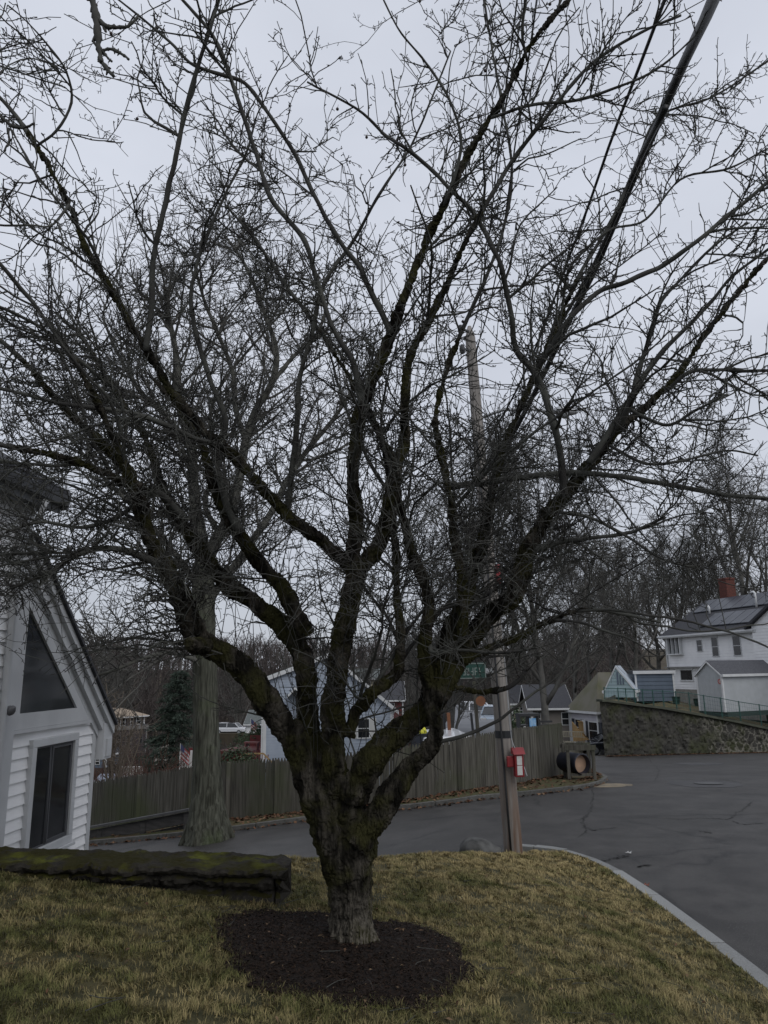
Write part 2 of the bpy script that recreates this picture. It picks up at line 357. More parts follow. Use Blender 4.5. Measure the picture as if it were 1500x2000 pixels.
# ------------------------------------------------------------------ setting: ground sheets
FENCE = [(-22, 28), (-12, 23.2), (-8.4, 21.5), (-5.2, 20.0), (-4.1, 19.45), (-2.8, 19.05), (-1.2, 18.75), (.2, 18.65), (1.8, 18.95), (3.3, 20.3), (5.35, 23.1)]
def fence_y(x):
    if x <= -22: return 28
    for (a, b), (c, d) in zip(FENCE, FENCE[1:]):
        if x <= c: return b+(d-b)*(x-a)/(c-a)
    return 23.1+(x-5.35)*2.9
def terr(x, y):
    z = roadz(x, y)
    fy = fence_y(x)
    lo = min(z, -9.0 - .03*max(0, y-60))
    if y > 38: z = z
    k = sm((y-fy-1.5)/26.) * sm((12.5+.35*max(0, y-40)-x)/5.)
    z = z*(1-k)+lo*k
    if y > 95:                                             # hills across the valley
        h = 3.5+5*sm((x-30)/60.)+2*noise.noise(Vector((x*.02, y*.02, 0)))
        z = z*(1-sm((y-120)/110.))+h*sm((y-120)/110.)
    return z - .12 - .25*(1 if y < 17 else 0)
# big ground: graded grid
def graded(a, b, fine, far, c0, c1):
    out = [a]; x = a
    while x < b:
        d = 0 if c0 <= x <= c1 else min(abs(x-c0), abs(x-c1)); x += fine+(far-fine)*min(1, d/80); out.append(x)
    return out
gx = graded(-300, 300, 1.1, 12, -22, 30); gy = graded(-25, 520, 1.1, 12, 5, 60)
V = np.array([(x, y, terr(x, y)) for y in gy for x in gx]); nx = len(gx); ny = len(gy)
i_, j_ = np.meshgrid(np.arange(nx-1), np.arange(ny-1)); a_ = (j_*nx+i_).ravel()
# sink the big sheet under near sheets
near = (V[:, 1] < 17.) & (np.abs(V[:, 0]) < 30); V[near, 2] -= .5
gr = npmesh('ground', V, np.c_[a_, a_+1, a_+1+nx, a_+nx], valleym, smooth=True); gr['kind'] = 'structure'
FARK = [(-22, 24.5), (-12, 20.6), (-7.2, 18.6), (-5.1, 18.05), (-3.9, 17.85), (-.7, 18.0+.02), (.6, 17.75), (1.67, 17.7), (3.1, 18.45), (4.5, 19.5), (5.3, 20.3), (5.9, 21.2), (6.35, 22.3), (6.55, 23.4), (6.9, 25.5), (7.9, 30), (9.6, 37)]
road = [(3.0, -6), (26, -6), (30, 30), (27, 43.5), (22, 42.3), (20.9, 41.6), (15, 38.9), (10.8, 37.4), (11.2, 45), (13, 70), (9.5, 70)] + FARK[::-1] + [(-22, 12.0), (-8, 10.2), (-3.5, 9.6), (-1, 10.4), (1, 11.4), (2.0, 11.2), (2.6, 10.6), (2.85, 9.6), (2.9, 6)]
sheet('road', road, roadz, asphalt, .8)
verge = FARK + [(9.6, 38)] + [(6.6, 26.5), (5.6, 23.6)] + [(x, y+.35) for x, y in FENCE[::-1]]
def vergez(x, y): return roadz(x, y)+.09+.03*noise.noise(Vector((x*2, y*2, 0)))
sheet('verge', verge, vergez, vergem, .35)
lawnp = [(-9, -1.5), (3.0, -1.5)] + [(x-.03, y) for x, y in KERB[1:]] + [(1.0, 11.7), (-1, 10.9), (-3.5, 10.2), (-9, 10.6)]
sheet('lawn', lawnp, lawnz, soil, .16)
# mulch bed around the tree: outline from the photo on the lawn surface
mul_px = [(425, 1800), (450, 1785), (520, 1780), (590, 1790), (650, 1796), (740, 1806), (820, 1812), (870, 1838), (905, 1870), (925, 1910), (905, 1945), (830, 1968), (740, 1975), (650, 1968), (570, 1950), (490, 1925), (445, 1890), (425, 1850)]
MUL0 = [tuple(on(px, py, lawnz)[:2]) for px, py in mul_px]; MUL = []
for (a, b), (c, d) in zip(MUL0, MUL0[1:]+MUL0[:1]):
    for i in range(6):
        x = a+(c-a)*i/6; y = b+(d-b)*i/6; q = Vector((x*5, y*5, 2)); MUL.append((x+.11*noise.noise(q)+.06*noise.noise(q*3), y+.11*noise.noise(q+Vector((7, 0, 0)))+.06*noise.noise(q*3+Vector((7, 0, 0)))))
def insideP(poly, x, y):
    c = False
    for i in range(len(poly)):
        x1, y1 = poly[i]; x2, y2 = poly[i-1]
        if (y1 > y) != (y2 > y) and x < (x2-x1)*(y-y1)/(y2-y1)+x1: c = not c
    return c
TB = Vector((-.27, 5.67, 0)); TB.z = lawnz(TB.x, TB.y)
def mulz(x, y):
    d = math.dist((x, y), TB[:2]); return lawnz(x, y)+.006+.05*sm(1-d/1.3)+.014*noise.noise(Vector((x*9, y*9, 5)))+.008*noise.noise(Vector((x*23, y*23, 5)))
sheet('mulch_bed', MUL, mulz, mulchm, .045)
# mulch chips + grass blades + leaves
def scatter(name, pts, L, W, lift, cols, m, label, flat=False):
    n = len(pts); az = rng.uniform(0, 2*np.pi, n); t = np.c_[np.cos(az), np.sin(az), rng.uniform(-.5, .5, n)*lift]; s_ = np.c_[-np.sin(az), np.cos(az), rng.uniform(-.6, .6, n)*lift]
    l = rng.uniform(.5, 1.3, n)[:, None]*L; w = rng.uniform(.6, 1.3, n)[:, None]*W; mid = np.array([0, 0, 1.])*(rng.uniform(0, 1, n)[:, None]*lift*L*.6)
    V = np.stack([pts-t*l, pts+s_*w+mid, pts+t*l, pts-s_*w+mid], 1).reshape(-1, 3); Fq = np.arange(4*n).reshape(-1, 4)
    c = np.repeat(cols, 4, 0); o = npmesh(name, V, Fq, m, col=c); tag(o, label, None, None, 'stuff'); return o
pts = []
bx = (min(p[0] for p in MUL), max(p[0] for p in MUL), min(p[1] for p in MUL), max(p[1] for p in MUL))
while len(pts) < 1300:
    a_i = random.randrange(len(MUL)); x = MUL[a_i][0]+random.gauss(0, .07); y = MUL[a_i][1]+random.gauss(0, .07); pts.append((x, y, lawnz(x, y)+.014))
while len(pts) < 12500:
    x = random.uniform(bx[0], bx[1]); y = random.uniform(bx[2], bx[3])
    if insideP(MUL, x, y) and math.dist((x, y), TB[:2]) > .16: pts.append((x, y, mulz(x, y)+.006))
pts = np.array(pts); k = rng.uniform(0, 1, (len(pts), 1)); big = rng.uniform(0, 1, (len(pts), 1)) > .985
cc = np.where(big, np.array([.13, .09, .055])*(.5+k), np.array([.0175, .0098, .0060])*(.3+1.3*k))
scatter('mulch_chips', pts, .013, .005, .9, cc, mulm, 'dark brown shredded bark chips lying on the mulch bed')
MC = (sum(p[0] for p in MUL)/len(MUL), sum(p[1] for p in MUL)/len(MUL))
def grass():
    A = []
    N0 = 520000
    x = rng.uniform(-5.2, 3.05, N0); y = 3.2+ (11.4-3.2)*rng.uniform(0, 1, N0)**1.25
    ok = (np.abs(x) < .60*y+.3)
    x, y = x[ok], y[ok]; keep = []
    for i in range(len(x)):
        X, Y = x[i], y[i]
        if X > kerb_x(Y)-.05 or Y > crest_y(X)+.5: continue
        if (X < -.86 and 6.42 < Y < 7.0) or (X < -1.3 and Y > 6.45): continue
        if insideP(MUL, X, Y):
            if random.random() > .32*sm((math.dist((X, Y), (MC[0], MC[1]))-.62)/.5): continue
        keep.append((X, Y, lawnz(X, Y)))
    P = np.array(keep); n = len(P)
    pat = np.array([noise.fractal(Vector((p[0]*1.7, p[1]*1.7, 0)), 1., 2., 4) for p in P])
    pat2 = np.array([noise.noise(Vector((p[0]*4.5, p[1]*4.5, 7))) for p in P])
    far = np.clip((P[:, 1]-7)/3, 0, 1)
    right = np.clip((P[:, 0]+1.5)/3, 0, 1)
    green = np.clip(.46+.95*pat+.75*pat2-.45*far-.12*right+.16*np.clip((-.4-P[:, 0])/1.5, 0, 1)+rng.normal(0, .22, n), 0, 1)[:, None]
    straw = np.array([.35, .28, .135]); olive = np.array([.105, .108, .036]); dark = np.array([.04, .045, .016])
    col = straw*(1-green)+olive*green
    dk = np.clip(.2-1.4*pat2+rng.normal(0, .25, n)-.3*far, 0, .8)[:, None]; col = col*(1-dk*.55)+dark*dk*.55
    col *= rng.uniform(.65, 1.25, (n, 1)) 
    thin = (pat2+.8*pat < -.30) & (rng.uniform(0, 1, n) < .78)
    P = P[~thin]; col = col[~thin]; n = len(P)
    tall = 1+.5*(rng.uniform(0, 1, n) > .97)
    hn = np.array([.75+.9*max(0., noise.noise(Vector((p[0]*3.3, p[1]*3.3, 17)))+.25) for p in P]); h = rng.uniform(.014, .036, n)*tall*hn; az = rng.uniform(0, 2*np.pi, n); lean = rng.uniform(.2, 1.5, n)
    clump = np.array([2*math.pi*noise.noise(Vector((p[0]*6, p[1]*6, 9)))*1.5 for p in P]); az = clump+rng.normal(0, .9, n)
    d = np.c_[np.cos(az), np.sin(az), np.zeros(n)]; s_ = np.c_[-np.sin(az), np.cos(az), np.zeros(n)]*rng.uniform(.0013, .0026, n)[:, None]*(1+.12*(P[:, 1]-4))[:, None]
    up = np.array([0, 0, 1.]); H = h[:, None]; Ln = lean[:, None]
    m1 = P+up*H*.6+d*H*Ln*.35; tp = P+up*H*(1.05-.22*Ln)+d*H*Ln
    P = P-up*.006
    V = np.stack([P-s_, P+s_, m1+s_*.8, m1-s_*.8, tp+s_*.15, tp-s_*.15], 1).reshape(-1, 3)
    b = np.arange(n)*6; Fq = np.concatenate([np.stack([b, b+1, b+2, b+3], 1), np.stack([b+3, b+2, b+4, b+5], 1)])
    o = npmesh('grass', V, Fq, grassm, col=np.repeat(col, 6, 0)); tag(o, 'short winter grass, straw and olive, growing over the lawn', kind='stuff')
grass()
def tufts():                                              # ragged grass lapping the mulch edge
    pts = []; L = len(MUL)
    for i in range(L):
        a = Vector(MUL[i]); b = Vector(MUL[(i+1) % L])
        for _ in range(int((b-a).length*160)):
            p = a.lerp(b, random.random())+Vector((random.gauss(0, .045), random.gauss(0, .045)))
            for q in range(3): pts.append((p.x+random.gauss(0, .006), p.y+random.gauss(0, .006), lawnz(p.x, p.y)))
    P = np.array(pts); n = len(P); g = rng.uniform(0, 1, (n, 1)); col = np.array([.22, .18, .085])*(1-g)+np.array([.06, .075, .02])*g
    az = rng.uniform(0, 6.28, n); d = np.c_[np.cos(az), np.sin(az), np.zeros(n)]; s_ = np.c_[-np.sin(az), np.cos(az), np.zeros(n)]*.002; h = rng.uniform(.02, .055, n)[:, None]; up = np.array([0, 0, 1.]); ln = rng.uniform(.2, 1.2, n)[:, None]
    V = np.stack([P-s_, P+s_, P+up*h*(1.05-.25*ln)+d*h*ln], 1).reshape(-1, 3); b = np.arange(n)*3
    o = npmesh('edge_grass', V, np.stack([b, b+1, b+2], 1), grassm, col=np.repeat(col, 3, 0)); tag(o, 'ragged grass tufts around the edge of the mulch bed', kind='stuff')
tufts()
def lawn_litter():
    P = []
    while len(P) < 420:
        x = rng.uniform(-4, 3); y = rng.uniform(3.6, 10.5)
        if x < kerb_x(y)-.1 and y < crest_y(x) and not (x < -.9 and y > 6.4): P.append((x, y, (mulz(x, y) if insideP(MUL, x, y) else lawnz(x, y))+.022))
    P = np.array(P); k = rng.uniform(0, 1, (len(P), 1)); c = (np.array([.10, .05, .028])*(1-k)+np.array([.20, .14, .08])*k)*rng.uniform(.4, 1.1, (len(P), 1)); scatter('lawn_litter', P, .020, .009, .8, c, leafm, 'small brown leaf scraps scattered over the lawn')
    T = Tubes(); r_ = np.random.default_rng(4)
    for _ in range(90):
        x = r_.uniform(-3.5, 2.5); y = r_.uniform(3.8, 9)
        if x < kerb_x(y)-.1 and y < crest_y(x) and not (x < -.9 and y > 6.3): a = r_.uniform(0, 6.28); T.add(grow0(np.array([x, y, (mulz(x, y) if insideP(MUL, x, y) else lawnz(x, y))+.03]), np.array([math.cos(a), math.sin(a), 0]), r_.uniform(.05, .22), r_), [.003, .0026, .0022, .0016], 4)
    o = T.build('fallen_twigs', twigm); tag(o, 'thin dead twigs dropped on the lawn and mulch', kind='stuff')
def grow0(p, d, L, r_):
    P = [p]
    for i in range(3): d = d+r_.normal(size=3)*np.array([.25, .25, .03]); d /= np.linalg.norm(d); P.append(P[-1]+d*L/3)
    return np.array(P)
lawn_litter()
# fallen leaves: along the far kerb gutter, the fence foot and the retaining wall foot
def leaves():
    P = []
    for a, b in zip(FARK[2:-3], FARK[3:-2]):
        L = math.dist(a, b)
        for _ in range(int(L*26)):
            t = random.random(); x = a[0]+(b[0]-a[0])*t; y = a[1]+(b[1]-a[1])*t-abs(random.gauss(0, .16)); P.append((x, y-.05, roadz(x, y)+.02))
        for _ in range(int(L*95)):
            t = random.random(); x = a[0]+(b[0]-a[0])*t; y = a[1]+(b[1]-a[1])*t; fy = fence_y(x) if x < 5.3 else y+1
            y = fy-abs(random.gauss(0, .35)) if random.random() < .7 else random.uniform(y+.15, max(y+.2, fy)); P.append((x, y, vergez(x, y)+.015))
    for _ in range(1500):
        t = random.random(); x = 10.8+t*10.6; y = 37.4+.40*(x-10.8)-abs(random.gauss(0, .25)); P.append((x, y-.1, roadz(x, y)+.03))
    P = np.array(P); k = rng.uniform(0, 1, (len(P), 1)); c = .72*(np.array([.15, .060, .032])*(1-k)+np.array([.24, .15, .085])*k)*rng.uniform(.35, 1.1, (len(P), 1))
    scatter('leaf_litter', P, .055, .035, .9, c, leafm, 'reddish brown fallen leaves along the kerb and fence foot')
leaves()
for k, (px, py, lab) in enumerate([(1262, 1730, 'reddish curled leaf on the road beside the granite kerb'), (1228, 1667, 'pale scrap lying on the road beyond the kerb corner')]):
    p = on(px, py, lambda x, y: .0); mb = MB()
    for i in range(5):
        a = i*1.257+.3; mb.poly([(0, 0, .012), (.03*math.cos(a-.35), .03*math.sin(a-.35), .004+.02*(i % 2)), (.055*math.cos(a), .055*math.sin(a), .008+.02*(i % 3 == 0)), (.03*math.cos(a+.35), .03*math.sin(a+.35), .006)])
    o = mb.build('fallen_leaf' if k == 0 else 'litter_scrap', mat('red leaf', (.24, .075, .045), .8) if k == 0 else whitep); o.location = p+Vector((0, 0, .006)); tag(o, lab, 'leaf' if k == 0 else 'litter')
def cracks():
    mb = MB(); R2 = random.Random(6)
    paths = [[(345, 520), (350, 570), (335, 615), (340, 650), (300, 700), (285, 740), (300, 790), (250, 830)], [(290, 745), (340, 780), (400, 775), (505, 762)], [(560, 705), (720, 702), (900, 712), (1060, 705), (1200, 715), (1300, 745), (1400, 735)], [(1190, 715), (1240, 690), (1290, 650), (1350, 600)], [(250, 718), (320, 690)], [(385, 978), (480, 958), (595, 935)], [(640, 1010), (700, 1000)], [(1040, 790), (1100, 800)], [(880, 480), (1000, 470), (1160, 462), (1290, 480)], [(700, 330), (760, 400), (740, 470)]]
    for pth in paths:
        P = [on(1050+X/3.227, 1380+Y/3.227, roadz) for X, Y in pth]; Q = spline([tuple(p) for p in P], len(P)*14)
        for i in range(len(Q)): Q[i] += np.array([R2.gauss(0, .022), R2.gauss(0, .03), 0])
        W_ = [max(.0015, R2.gauss(.0065, .004)) for _ in Q]
        for i in range(len(Q)-1):
            a, b = Vector(Q[i]), Vector(Q[i+1]); d = (b-a).normalized(); n_ = Vector((-d.y, d.x, 0)); z = lambda p: Vector((p.x, p.y, roadz(p.x, p.y)+.006))
            mb.poly([z(a-n_*W_[i]), z(b-n_*W_[i+1]), z(b+n_*W_[i+1]), z(a+n_*W_[i])])
    o = mb.build('road', mat('open crack', (.014, .014, .014), .95, (.03, .03, .029), 3)); o['kind'] = 'structure'
cracks()
# ------------------------------------------------------------------ kerb stones (granite blocks)
def kerb_run(path, seglen, w, top, f, label_fn, group, inset=0, seed=3, dep=.25, km=None):
    rnd = random.Random(seed); pts = [Vector(p) for p in path]; acc = [0]
    for a, b in zip(pts, pts[1:]): acc.append(acc[-1]+(b-a).length)
    def P(s):
        for i in range(len(pts)-1):
            if s <= acc[i+1]: return pts[i].lerp(pts[i+1], (s-acc[i])/(acc[i+1]-acc[i]))
        return pts[-1]
    s = 0; k = 0; tot = acc[-1]; res = []
    while s < tot-.15:
        L = seglen(k) if callable(seglen) else seglen; e = min(s+L, tot)
        n = max(2, int((e-s)/.25)); S = [s+.010+(e-s-.020)*i/n for i in range(n+1)]; mb = MB()
        c = P((s+e)/2); j = rnd.uniform(-.006, .006)
        for i in range(n+1):
            p = P(S[i]); d = (P(min(S[i]+.05, tot))-P(max(S[i]-.05, 0))).normalized(); nn = Vector((d.y, -d.x)); q = p-nn*w
            z = f(p.x, p.y)
            for X in ((p, -dep), (p, top+j), (q, top+j+.004), (q, -dep)): mb.v.append((X[0].x-c.x, X[0].y-c.y, z+X[1]))
        for i in range(n):
            for m_ in range(4): a = i*4+m_; b = i*4+(m_+1) % 4; mb.f.append((a, b, b+4, a+4))
        mb.f.append((3, 2, 1, 0)); mb.f.append(tuple(n*4+q for q in range(4)))
        o = mb.build('kerb_stone', km or granite, bevel=.007); o.location = (c.x, c.y, 0); tag(o, label_fn(k), 'kerb stone', group); res.append(o)
        s = e; k += 1
    return res
near_path = [(3.17, -1.5), (3.17, 2.5), (3.16, 6.4), (3.13, 7.5), (3.06, 8.95), (2.95, 10.06), (2.79, 10.62), (2.51, 11.14), (2.02, 11.42), (1.75, 11.47)]
ORD = ['first', 'second', 'third', 'fourth', 'fifth', 'sixth', 'seventh', 'eighth', 'ninth', 'tenth', 'eleventh', 'twelfth', 'thirteenth', 'fourteenth', 'fifteenth', 'sixteenth', 'seventeenth', 'eighteenth', 'nineteenth', 'twentieth']
lens = [2.9, 3.0, 1.3, 1.02, 1.45, 1.05, .62, .55, .5, .5, .6, .6, 2]
vis0 = 3
def nl(k):
    if k < 2: return 'granite kerb stone of the lawn edge nearest below the photograph'
    return 'smooth grey granite kerb stone along the lawn, %s counted from the bottom right corner' % ORD[k-2]
ks = kerb_run(near_path[1:], lambda k: [2.2, 1.7, 1.03, 1.47, 1.04, .65, .55, .5, .5, .6, .8, .8][min(k, 11)], .158, .075, lambda x, y: 0., lambda k: 'smooth grey granite kerb stone along the lawn, %s counted up from the bottom right corner' % ORD[k], 'granite kerb stones edging the lawn')
kerb_run(FARK[2:-2], lambda k: 2.1, -.12, .10, roadz, lambda k: 'weathered kerb stone on the far side of the road, %s from the left' % ORD[k], 'kerb stones below the stockade fence', seed=5, km=oldkerb)
# ------------------------------------------------------------------ apple tree
AT = empty('apple_tree', TB, 0, 'large bare gnarled apple tree with mossy forking trunk standing in the mulch bed', 'tree')
G = {  # name: (Y at start, Y at end, [(px, py, width px)...])
 'trunk': (5.67, 5.62, [(692, 1865, 120), (690, 1845, 98), (687, 1800, 82), (684, 1750, 80), (682, 1700, 92), (682, 1650, 104), (678, 1600, 80), (672, 1550, 62), (668, 1510, 48)]),
 'L1': (5.6, 4.7, [(664, 1700, 70), (636, 1620, 64), (606, 1540, 60), (585, 1470, 58), (552, 1415, 56), (515, 1360, 55), (478, 1310, 56), (438, 1277, 56), (395, 1255, 52), (372, 1215, 48), (352, 1160, 42), (325, 1110, 38), (297, 1060, 34), (278, 1010, 30), (268, 960, 26), (235, 900, 22), (180, 850, 17), (105, 775, 13), (30, 690, 11), (-60, 620, 9)]),
 'L1b': (5.0, 4.6, [(400, 1262, 34), (380, 1262, 30), (366, 1256, 16)]),
 'C1': (5.62, 5.3, [(668, 1580, 66), (655, 1500, 60), (648, 1430, 54), (652, 1360, 50), (660, 1300, 46), (672, 1230, 46), (684, 1170, 46), (693, 1115, 48)]),
 'C1r': (5.3, 4.0, [(693, 1120, 40), (735, 1070, 34), (752, 1015, 28), (765, 950, 26), (790, 860, 24), (790, 790, 22), (800, 700, 20), (840, 620, 18), (870, 560, 14), (905, 480, 12), (960, 380, 11), (1010, 300, 10), (1065, 230, 9), (1150, 130, 8), (1240, 70, 7), (1330, 30, 6)]),
 'M': (5.3, 4.1, [(690, 1110, 34), (695, 1010, 32), (690, 920, 30), (695, 850, 28), (706, 795, 26), (735, 725, 25), (765, 650, 24), (790, 580, 22), (825, 490, 20), (868, 400, 18), (915, 300, 16), (965, 220, 14), (1010, 140, 13), (1045, 75, 12), (1105, 5, 11), (1180, -80, 9)]),
 'L2': (5.3, 4.4, [(690, 1112, 34), (640, 1068, 30), (590, 1030, 27), (545, 990, 25), (505, 945, 24), (470, 905, 23), (435, 870, 22), (400, 842, 21), (365, 800, 20), (335, 765, 19), (310, 720, 19), (285, 680, 19), (255, 635, 16), (215, 560, 14), (170, 490, 13), (140, 410, 12), (110, 350, 12), (70, 285, 11), (30, 225, 10), (-10, 180, 9), (-90, 90, 8)]),
 'V': (4.75, 4.1, [(285, 685, 15), (295, 600, 14), (300, 500, 13), (318, 420, 12), (340, 320, 11), (362, 220, 11), (390, 120, 10), (415, 40, 9), (440, -50, 8)]),
 'S1': (5.6, 5.9, [(650, 1560, 60), (622, 1490, 54), (605, 1430, 50), (600, 1370, 46), (598, 1310, 46), (575, 1250, 48), (530, 1205, 46), (490, 1175, 42), (455, 1150, 38), (420, 1115, 34), (385, 1065, 30), (355, 1020, 26), (320, 960, 22), (300, 900, 18), (270, 830, 13), (210, 740, 10), (150, 640, 8)]),
 'S2': (5.7, 5.5, [(600, 1240, 34), (575, 1190, 32), (545, 1140, 32), (500, 1090, 30), (465, 1040, 30), (435, 990, 26), (410, 930, 22), (395, 870, 14), (350, 800, 12), (300, 740, 10)]),
 'R1': (5.55, 5.2, [(690, 1560, 66), (715, 1500, 62), (750, 1455, 56), (795, 1420, 54), (838, 1385, 50), (868, 1340, 46), (895, 1290, 42), (930, 1235, 40), (965, 1195, 42), (1000, 1170, 40), (1018, 1120, 38), (1035, 1065, 34), (1070, 1005, 31), (1110, 960, 29), (1140, 920, 27), (1175, 880, 24), (1210, 835, 22), (1245, 808, 17), (1290, 770, 15), (1335, 715, 14), (1380, 650, 13), (1430, 585, 12), (1490, 515, 11), (1560, 430, 9)]),
 'R1b': (5.15, 4.6, [(1205, 840, 16), (1230, 790, 14), (1250, 715, 12), (1275, 640, 11), (1290, 590, 9), (1330, 545, 7), (1395, 480, 6), (1460, 435, 5)]),
 'R1c': (5.2, 5.0, [(1150, 905, 18), (1185, 850, 14), (1230, 780, 13), (1275, 710, 12), (1330, 650, 10), (1385, 595, 9), (1430, 540, 7), (1510, 480, 6)]),
 'R1d': (5.15, 4.9, [(1300, 765, 9), (1345, 728, 9), (1400, 722, 8), (1460, 725, 8), (1530, 722, 7)]),
 'B': (5.2, 4.2, [(1100, 970, 18), (1096, 900, 17), (1082, 830, 17), (1062, 765, 16), (1040, 720, 15), (1010, 688, 14), (1000, 630, 13), (990, 570, 12), (975, 510, 12), (945, 450, 11), (920, 410, 10), (880, 370, 10), (830, 320, 9), (785, 285, 8), (750, 262, 7), (700, 215, 6), (600, 160, 4)]),
 'B2': (5.0, 4.4, [(1042, 725, 13), (1075, 680, 13), (1110, 625, 12), (1170, 570, 12), (1230, 548, 12), (1290, 520, 11), (1350, 480, 10), (1410, 430, 10), (1460, 390, 9), (1530, 330, 8)]),
 'H1': (5.5, 4.9, [(870, 950, 16), (930, 945, 15), (1000, 935, 14), (1080, 925, 14), (1150, 924, 13), (1220, 932, 12), (1300, 945, 12), (1370, 958, 11), (1440, 968, 11), (1530, 978, 10)]),
 'R2': (5.5, 5.2, [(695, 1655, 66), (736, 1592, 62), (772, 1540, 54), (800, 1500, 46), (832, 1470, 36), (850, 1440, 34), (848, 1400, 30), (838, 1350, 30), (828, 1290, 30), (832, 1230, 28), (838, 1180, 26), (825, 1130, 26), (805, 1080, 24), (790, 1020, 22), (775, 960, 20), (770, 900, 16), (730, 830, 14), (700, 760, 13)]),
 'R3': (5.5, 5.6, [(832, 1380, 34), (858, 1310, 36), (880, 1240, 34), (905, 1180, 30), (925, 1110, 26), (945, 1040, 24), (960, 960, 20), (985, 880, 18), (1020, 790, 16), (1060, 700, 14), (1095, 620, 12), (1130, 540, 9), (1200, 420, 7), (1250, 300, 6), (1290, 225, 5), (1390, 190, 5), (1500, 120, 4)]),
 'M1': (5.55, 5.3, [(680, 1440, 34), (686, 1415, 30), (700, 1385, 28), (728, 1355, 28), (762, 1325, 27), (780, 1300, 26), (782, 1240, 20), (776, 1160, 18), (772, 1080, 18), (768, 1000, 17), (760, 920, 15), (740, 840, 12), (690, 750, 11), (620, 640, 10), (560, 560, 8), (500, 470, 7), (440, 400, 5)]),
 'D1': (4.6, 3.9, [(706, 790, 18), (690, 710, 14), (650, 640, 12), (620, 550, 12), (592, 465, 12), (545, 410, 12), (522, 370, 11), (500, 300, 10), (470, 210, 10), (440, 120, 9), (412, 65, 9), (375, 20, 7), (330, -30, 6)]),
 'D2': (4.8, 4.1, [(765, 652, 15), (735, 590, 13), (700, 520, 12), (660, 465, 11), (620, 395, 10), (580, 310, 10), (530, 230, 9), (480, 165, 9), (430, 145, 9), (375, 125, 7), (330, 80, 6), (270, 30, 5), (220, -10, 4)]),
 'E1': (5.4, 4.5, [(560, 1010, 16), (570, 920, 15), (580, 830, 14), (585, 740, 12), (610, 650, 11), (630, 560, 9), (690, 470, 8), (740, 380, 7), (800, 290, 5), (840, 200, 4), (880, 100, 4)]),
 'E2': (5.5, 5.0, [(470, 1040, 18), (440, 980, 16), (425, 900, 14), (440, 820, 13), (410, 740, 12), (380, 640, 11), (375, 560, 9), (400, 470, 8), (440, 380, 6), (480, 300, 5), (500, 230, 4)]),
 'W1': (4.9, 3.9, [(285, 1000, 26), (262, 950, 22), (235, 885, 18), (195, 800, 15), (150, 710, 12), (100, 640, 11), (55, 580, 10), (0, 515, 9), (-80, 430, 8)]),
 'W2': (4.9, 4.2, [(290, 960, 22), (230, 935, 18), (160, 905, 16), (80, 885, 14), (10, 870, 12), (-80, 850, 10)]),
 'W3': (5.0, 4.4, [(435, 872, 14), (380, 855, 12), (300, 820, 12), (220, 800, 11), (130, 790, 10), (50, 770, 9), (-60, 745, 8)]),
 'W4': (5.1, 4.6, [(330, 1110, 18), (270, 1085, 15), (210, 1070, 12), (150, 1085, 10), (90, 1120, 7), (20, 1150, 5)]),
 'W5': (5.2, 4.5, [(360, 1010, 16), (300, 960, 14), (230, 1010, 11), (160, 1030, 9), (80, 1020, 7), (10, 1040, 5)]),
 'W6': (4.8, 4.0, [(225, 760, 10), (150, 700, 9), (80, 640, 8), (0, 600, 7), (-70, 580, 6)]),
 'F1': (5.4, 5.6, [(900, 1290, 22), (960, 1265, 16), (1020, 1240, 13), (1080, 1210, 11), (1150, 1190, 9), (1220, 1200, 7), (1290, 1215, 5)]),
 'F2': (5.4, 4.9, [(1030, 1080, 16), (1090, 1060, 12), (1160, 1050, 10), (1230, 1040, 8), (1300, 1010, 6)]),
 'F3': (5.3, 5.0, [(905, 1240, 22), (905, 1150, 20), (890, 1060, 19), (880, 980, 18), (865, 900, 17), (850, 820, 14), (870, 730, 12), (905, 640, 10), (950, 540, 8), (985, 440, 7), (1000, 330, 6), (980, 200, 6), (960, 90, 5), (942, -20, 5)]),
 'F4': (5.4, 5.0, [(850, 1330, 18), (920, 1350, 13), (990, 1345, 9), (1030, 1310, 7)]),
 'F5': (5.3, 4.5, [(840, 1260, 8), (848, 1275, 8), (900, 1270, 6), (960, 1275, 6), (1010, 1272, 5), (1060, 1262, 4)]),
 'T1': (4.2, 3.7, [(868, 400, 8), (900, 290, 7), (880, 200, 6), (830, 120, 5), (780, 60, 4), (740, -20, 4)]),
 'T2': (4.2, 3.8, [(1030, 120, 7), (1020, 70, 7), (1025, 0, 6), (1030, -60, 6)]),
 'T3': (4.3, 3.9, [(960, 230, 8), (1040, 205, 7), (1130, 195, 7), (1220, 165, 6), (1290, 130, 5), (1370, 60, 4)]),
 'T4': (4.2, 3.9, [(135, 400, 6), (100, 440, 5), (60, 440, 5), (0, 440, 5), (-60, 430, 4)]),
 'T5': (4.3, 3.9, [(72, 285, 6), (110, 255, 6), (140, 200, 6), (130, 140, 5), (95, 90, 4), (50, 40, 3), (15, 10, 3)]),
 'U1': (5.2, 4.7, [(1230, 800, 9), (1300, 830, 8), (1360, 800, 7), (1420, 770, 5)]),
 'U2': (5.1, 4.7, [(1190, 870, 8), (1260, 905, 7), (1330, 900, 6), (1420, 880, 5), (1480, 890, 4)]),
 'U3': (5.2, 4.8, [(1090, 1000, 10), (1150, 1010, 8), (1220, 1045, 7), (1290, 1090, 5), (1360, 1110, 4)]),
 'U4': (4.9, 4.3, [(1090, 655, 6), (1100, 590, 6), (1115, 520, 6), (1190, 450, 6), (1260, 430, 5), (1330, 350, 5), (1420, 330, 5), (1500, 290, 4)]),
}
LIMBS = []; nm_scale = {'L1': .86, 'C1': .84, 'S1': .84, 'R1': .84, 'R2': .84, 'M1': .85}
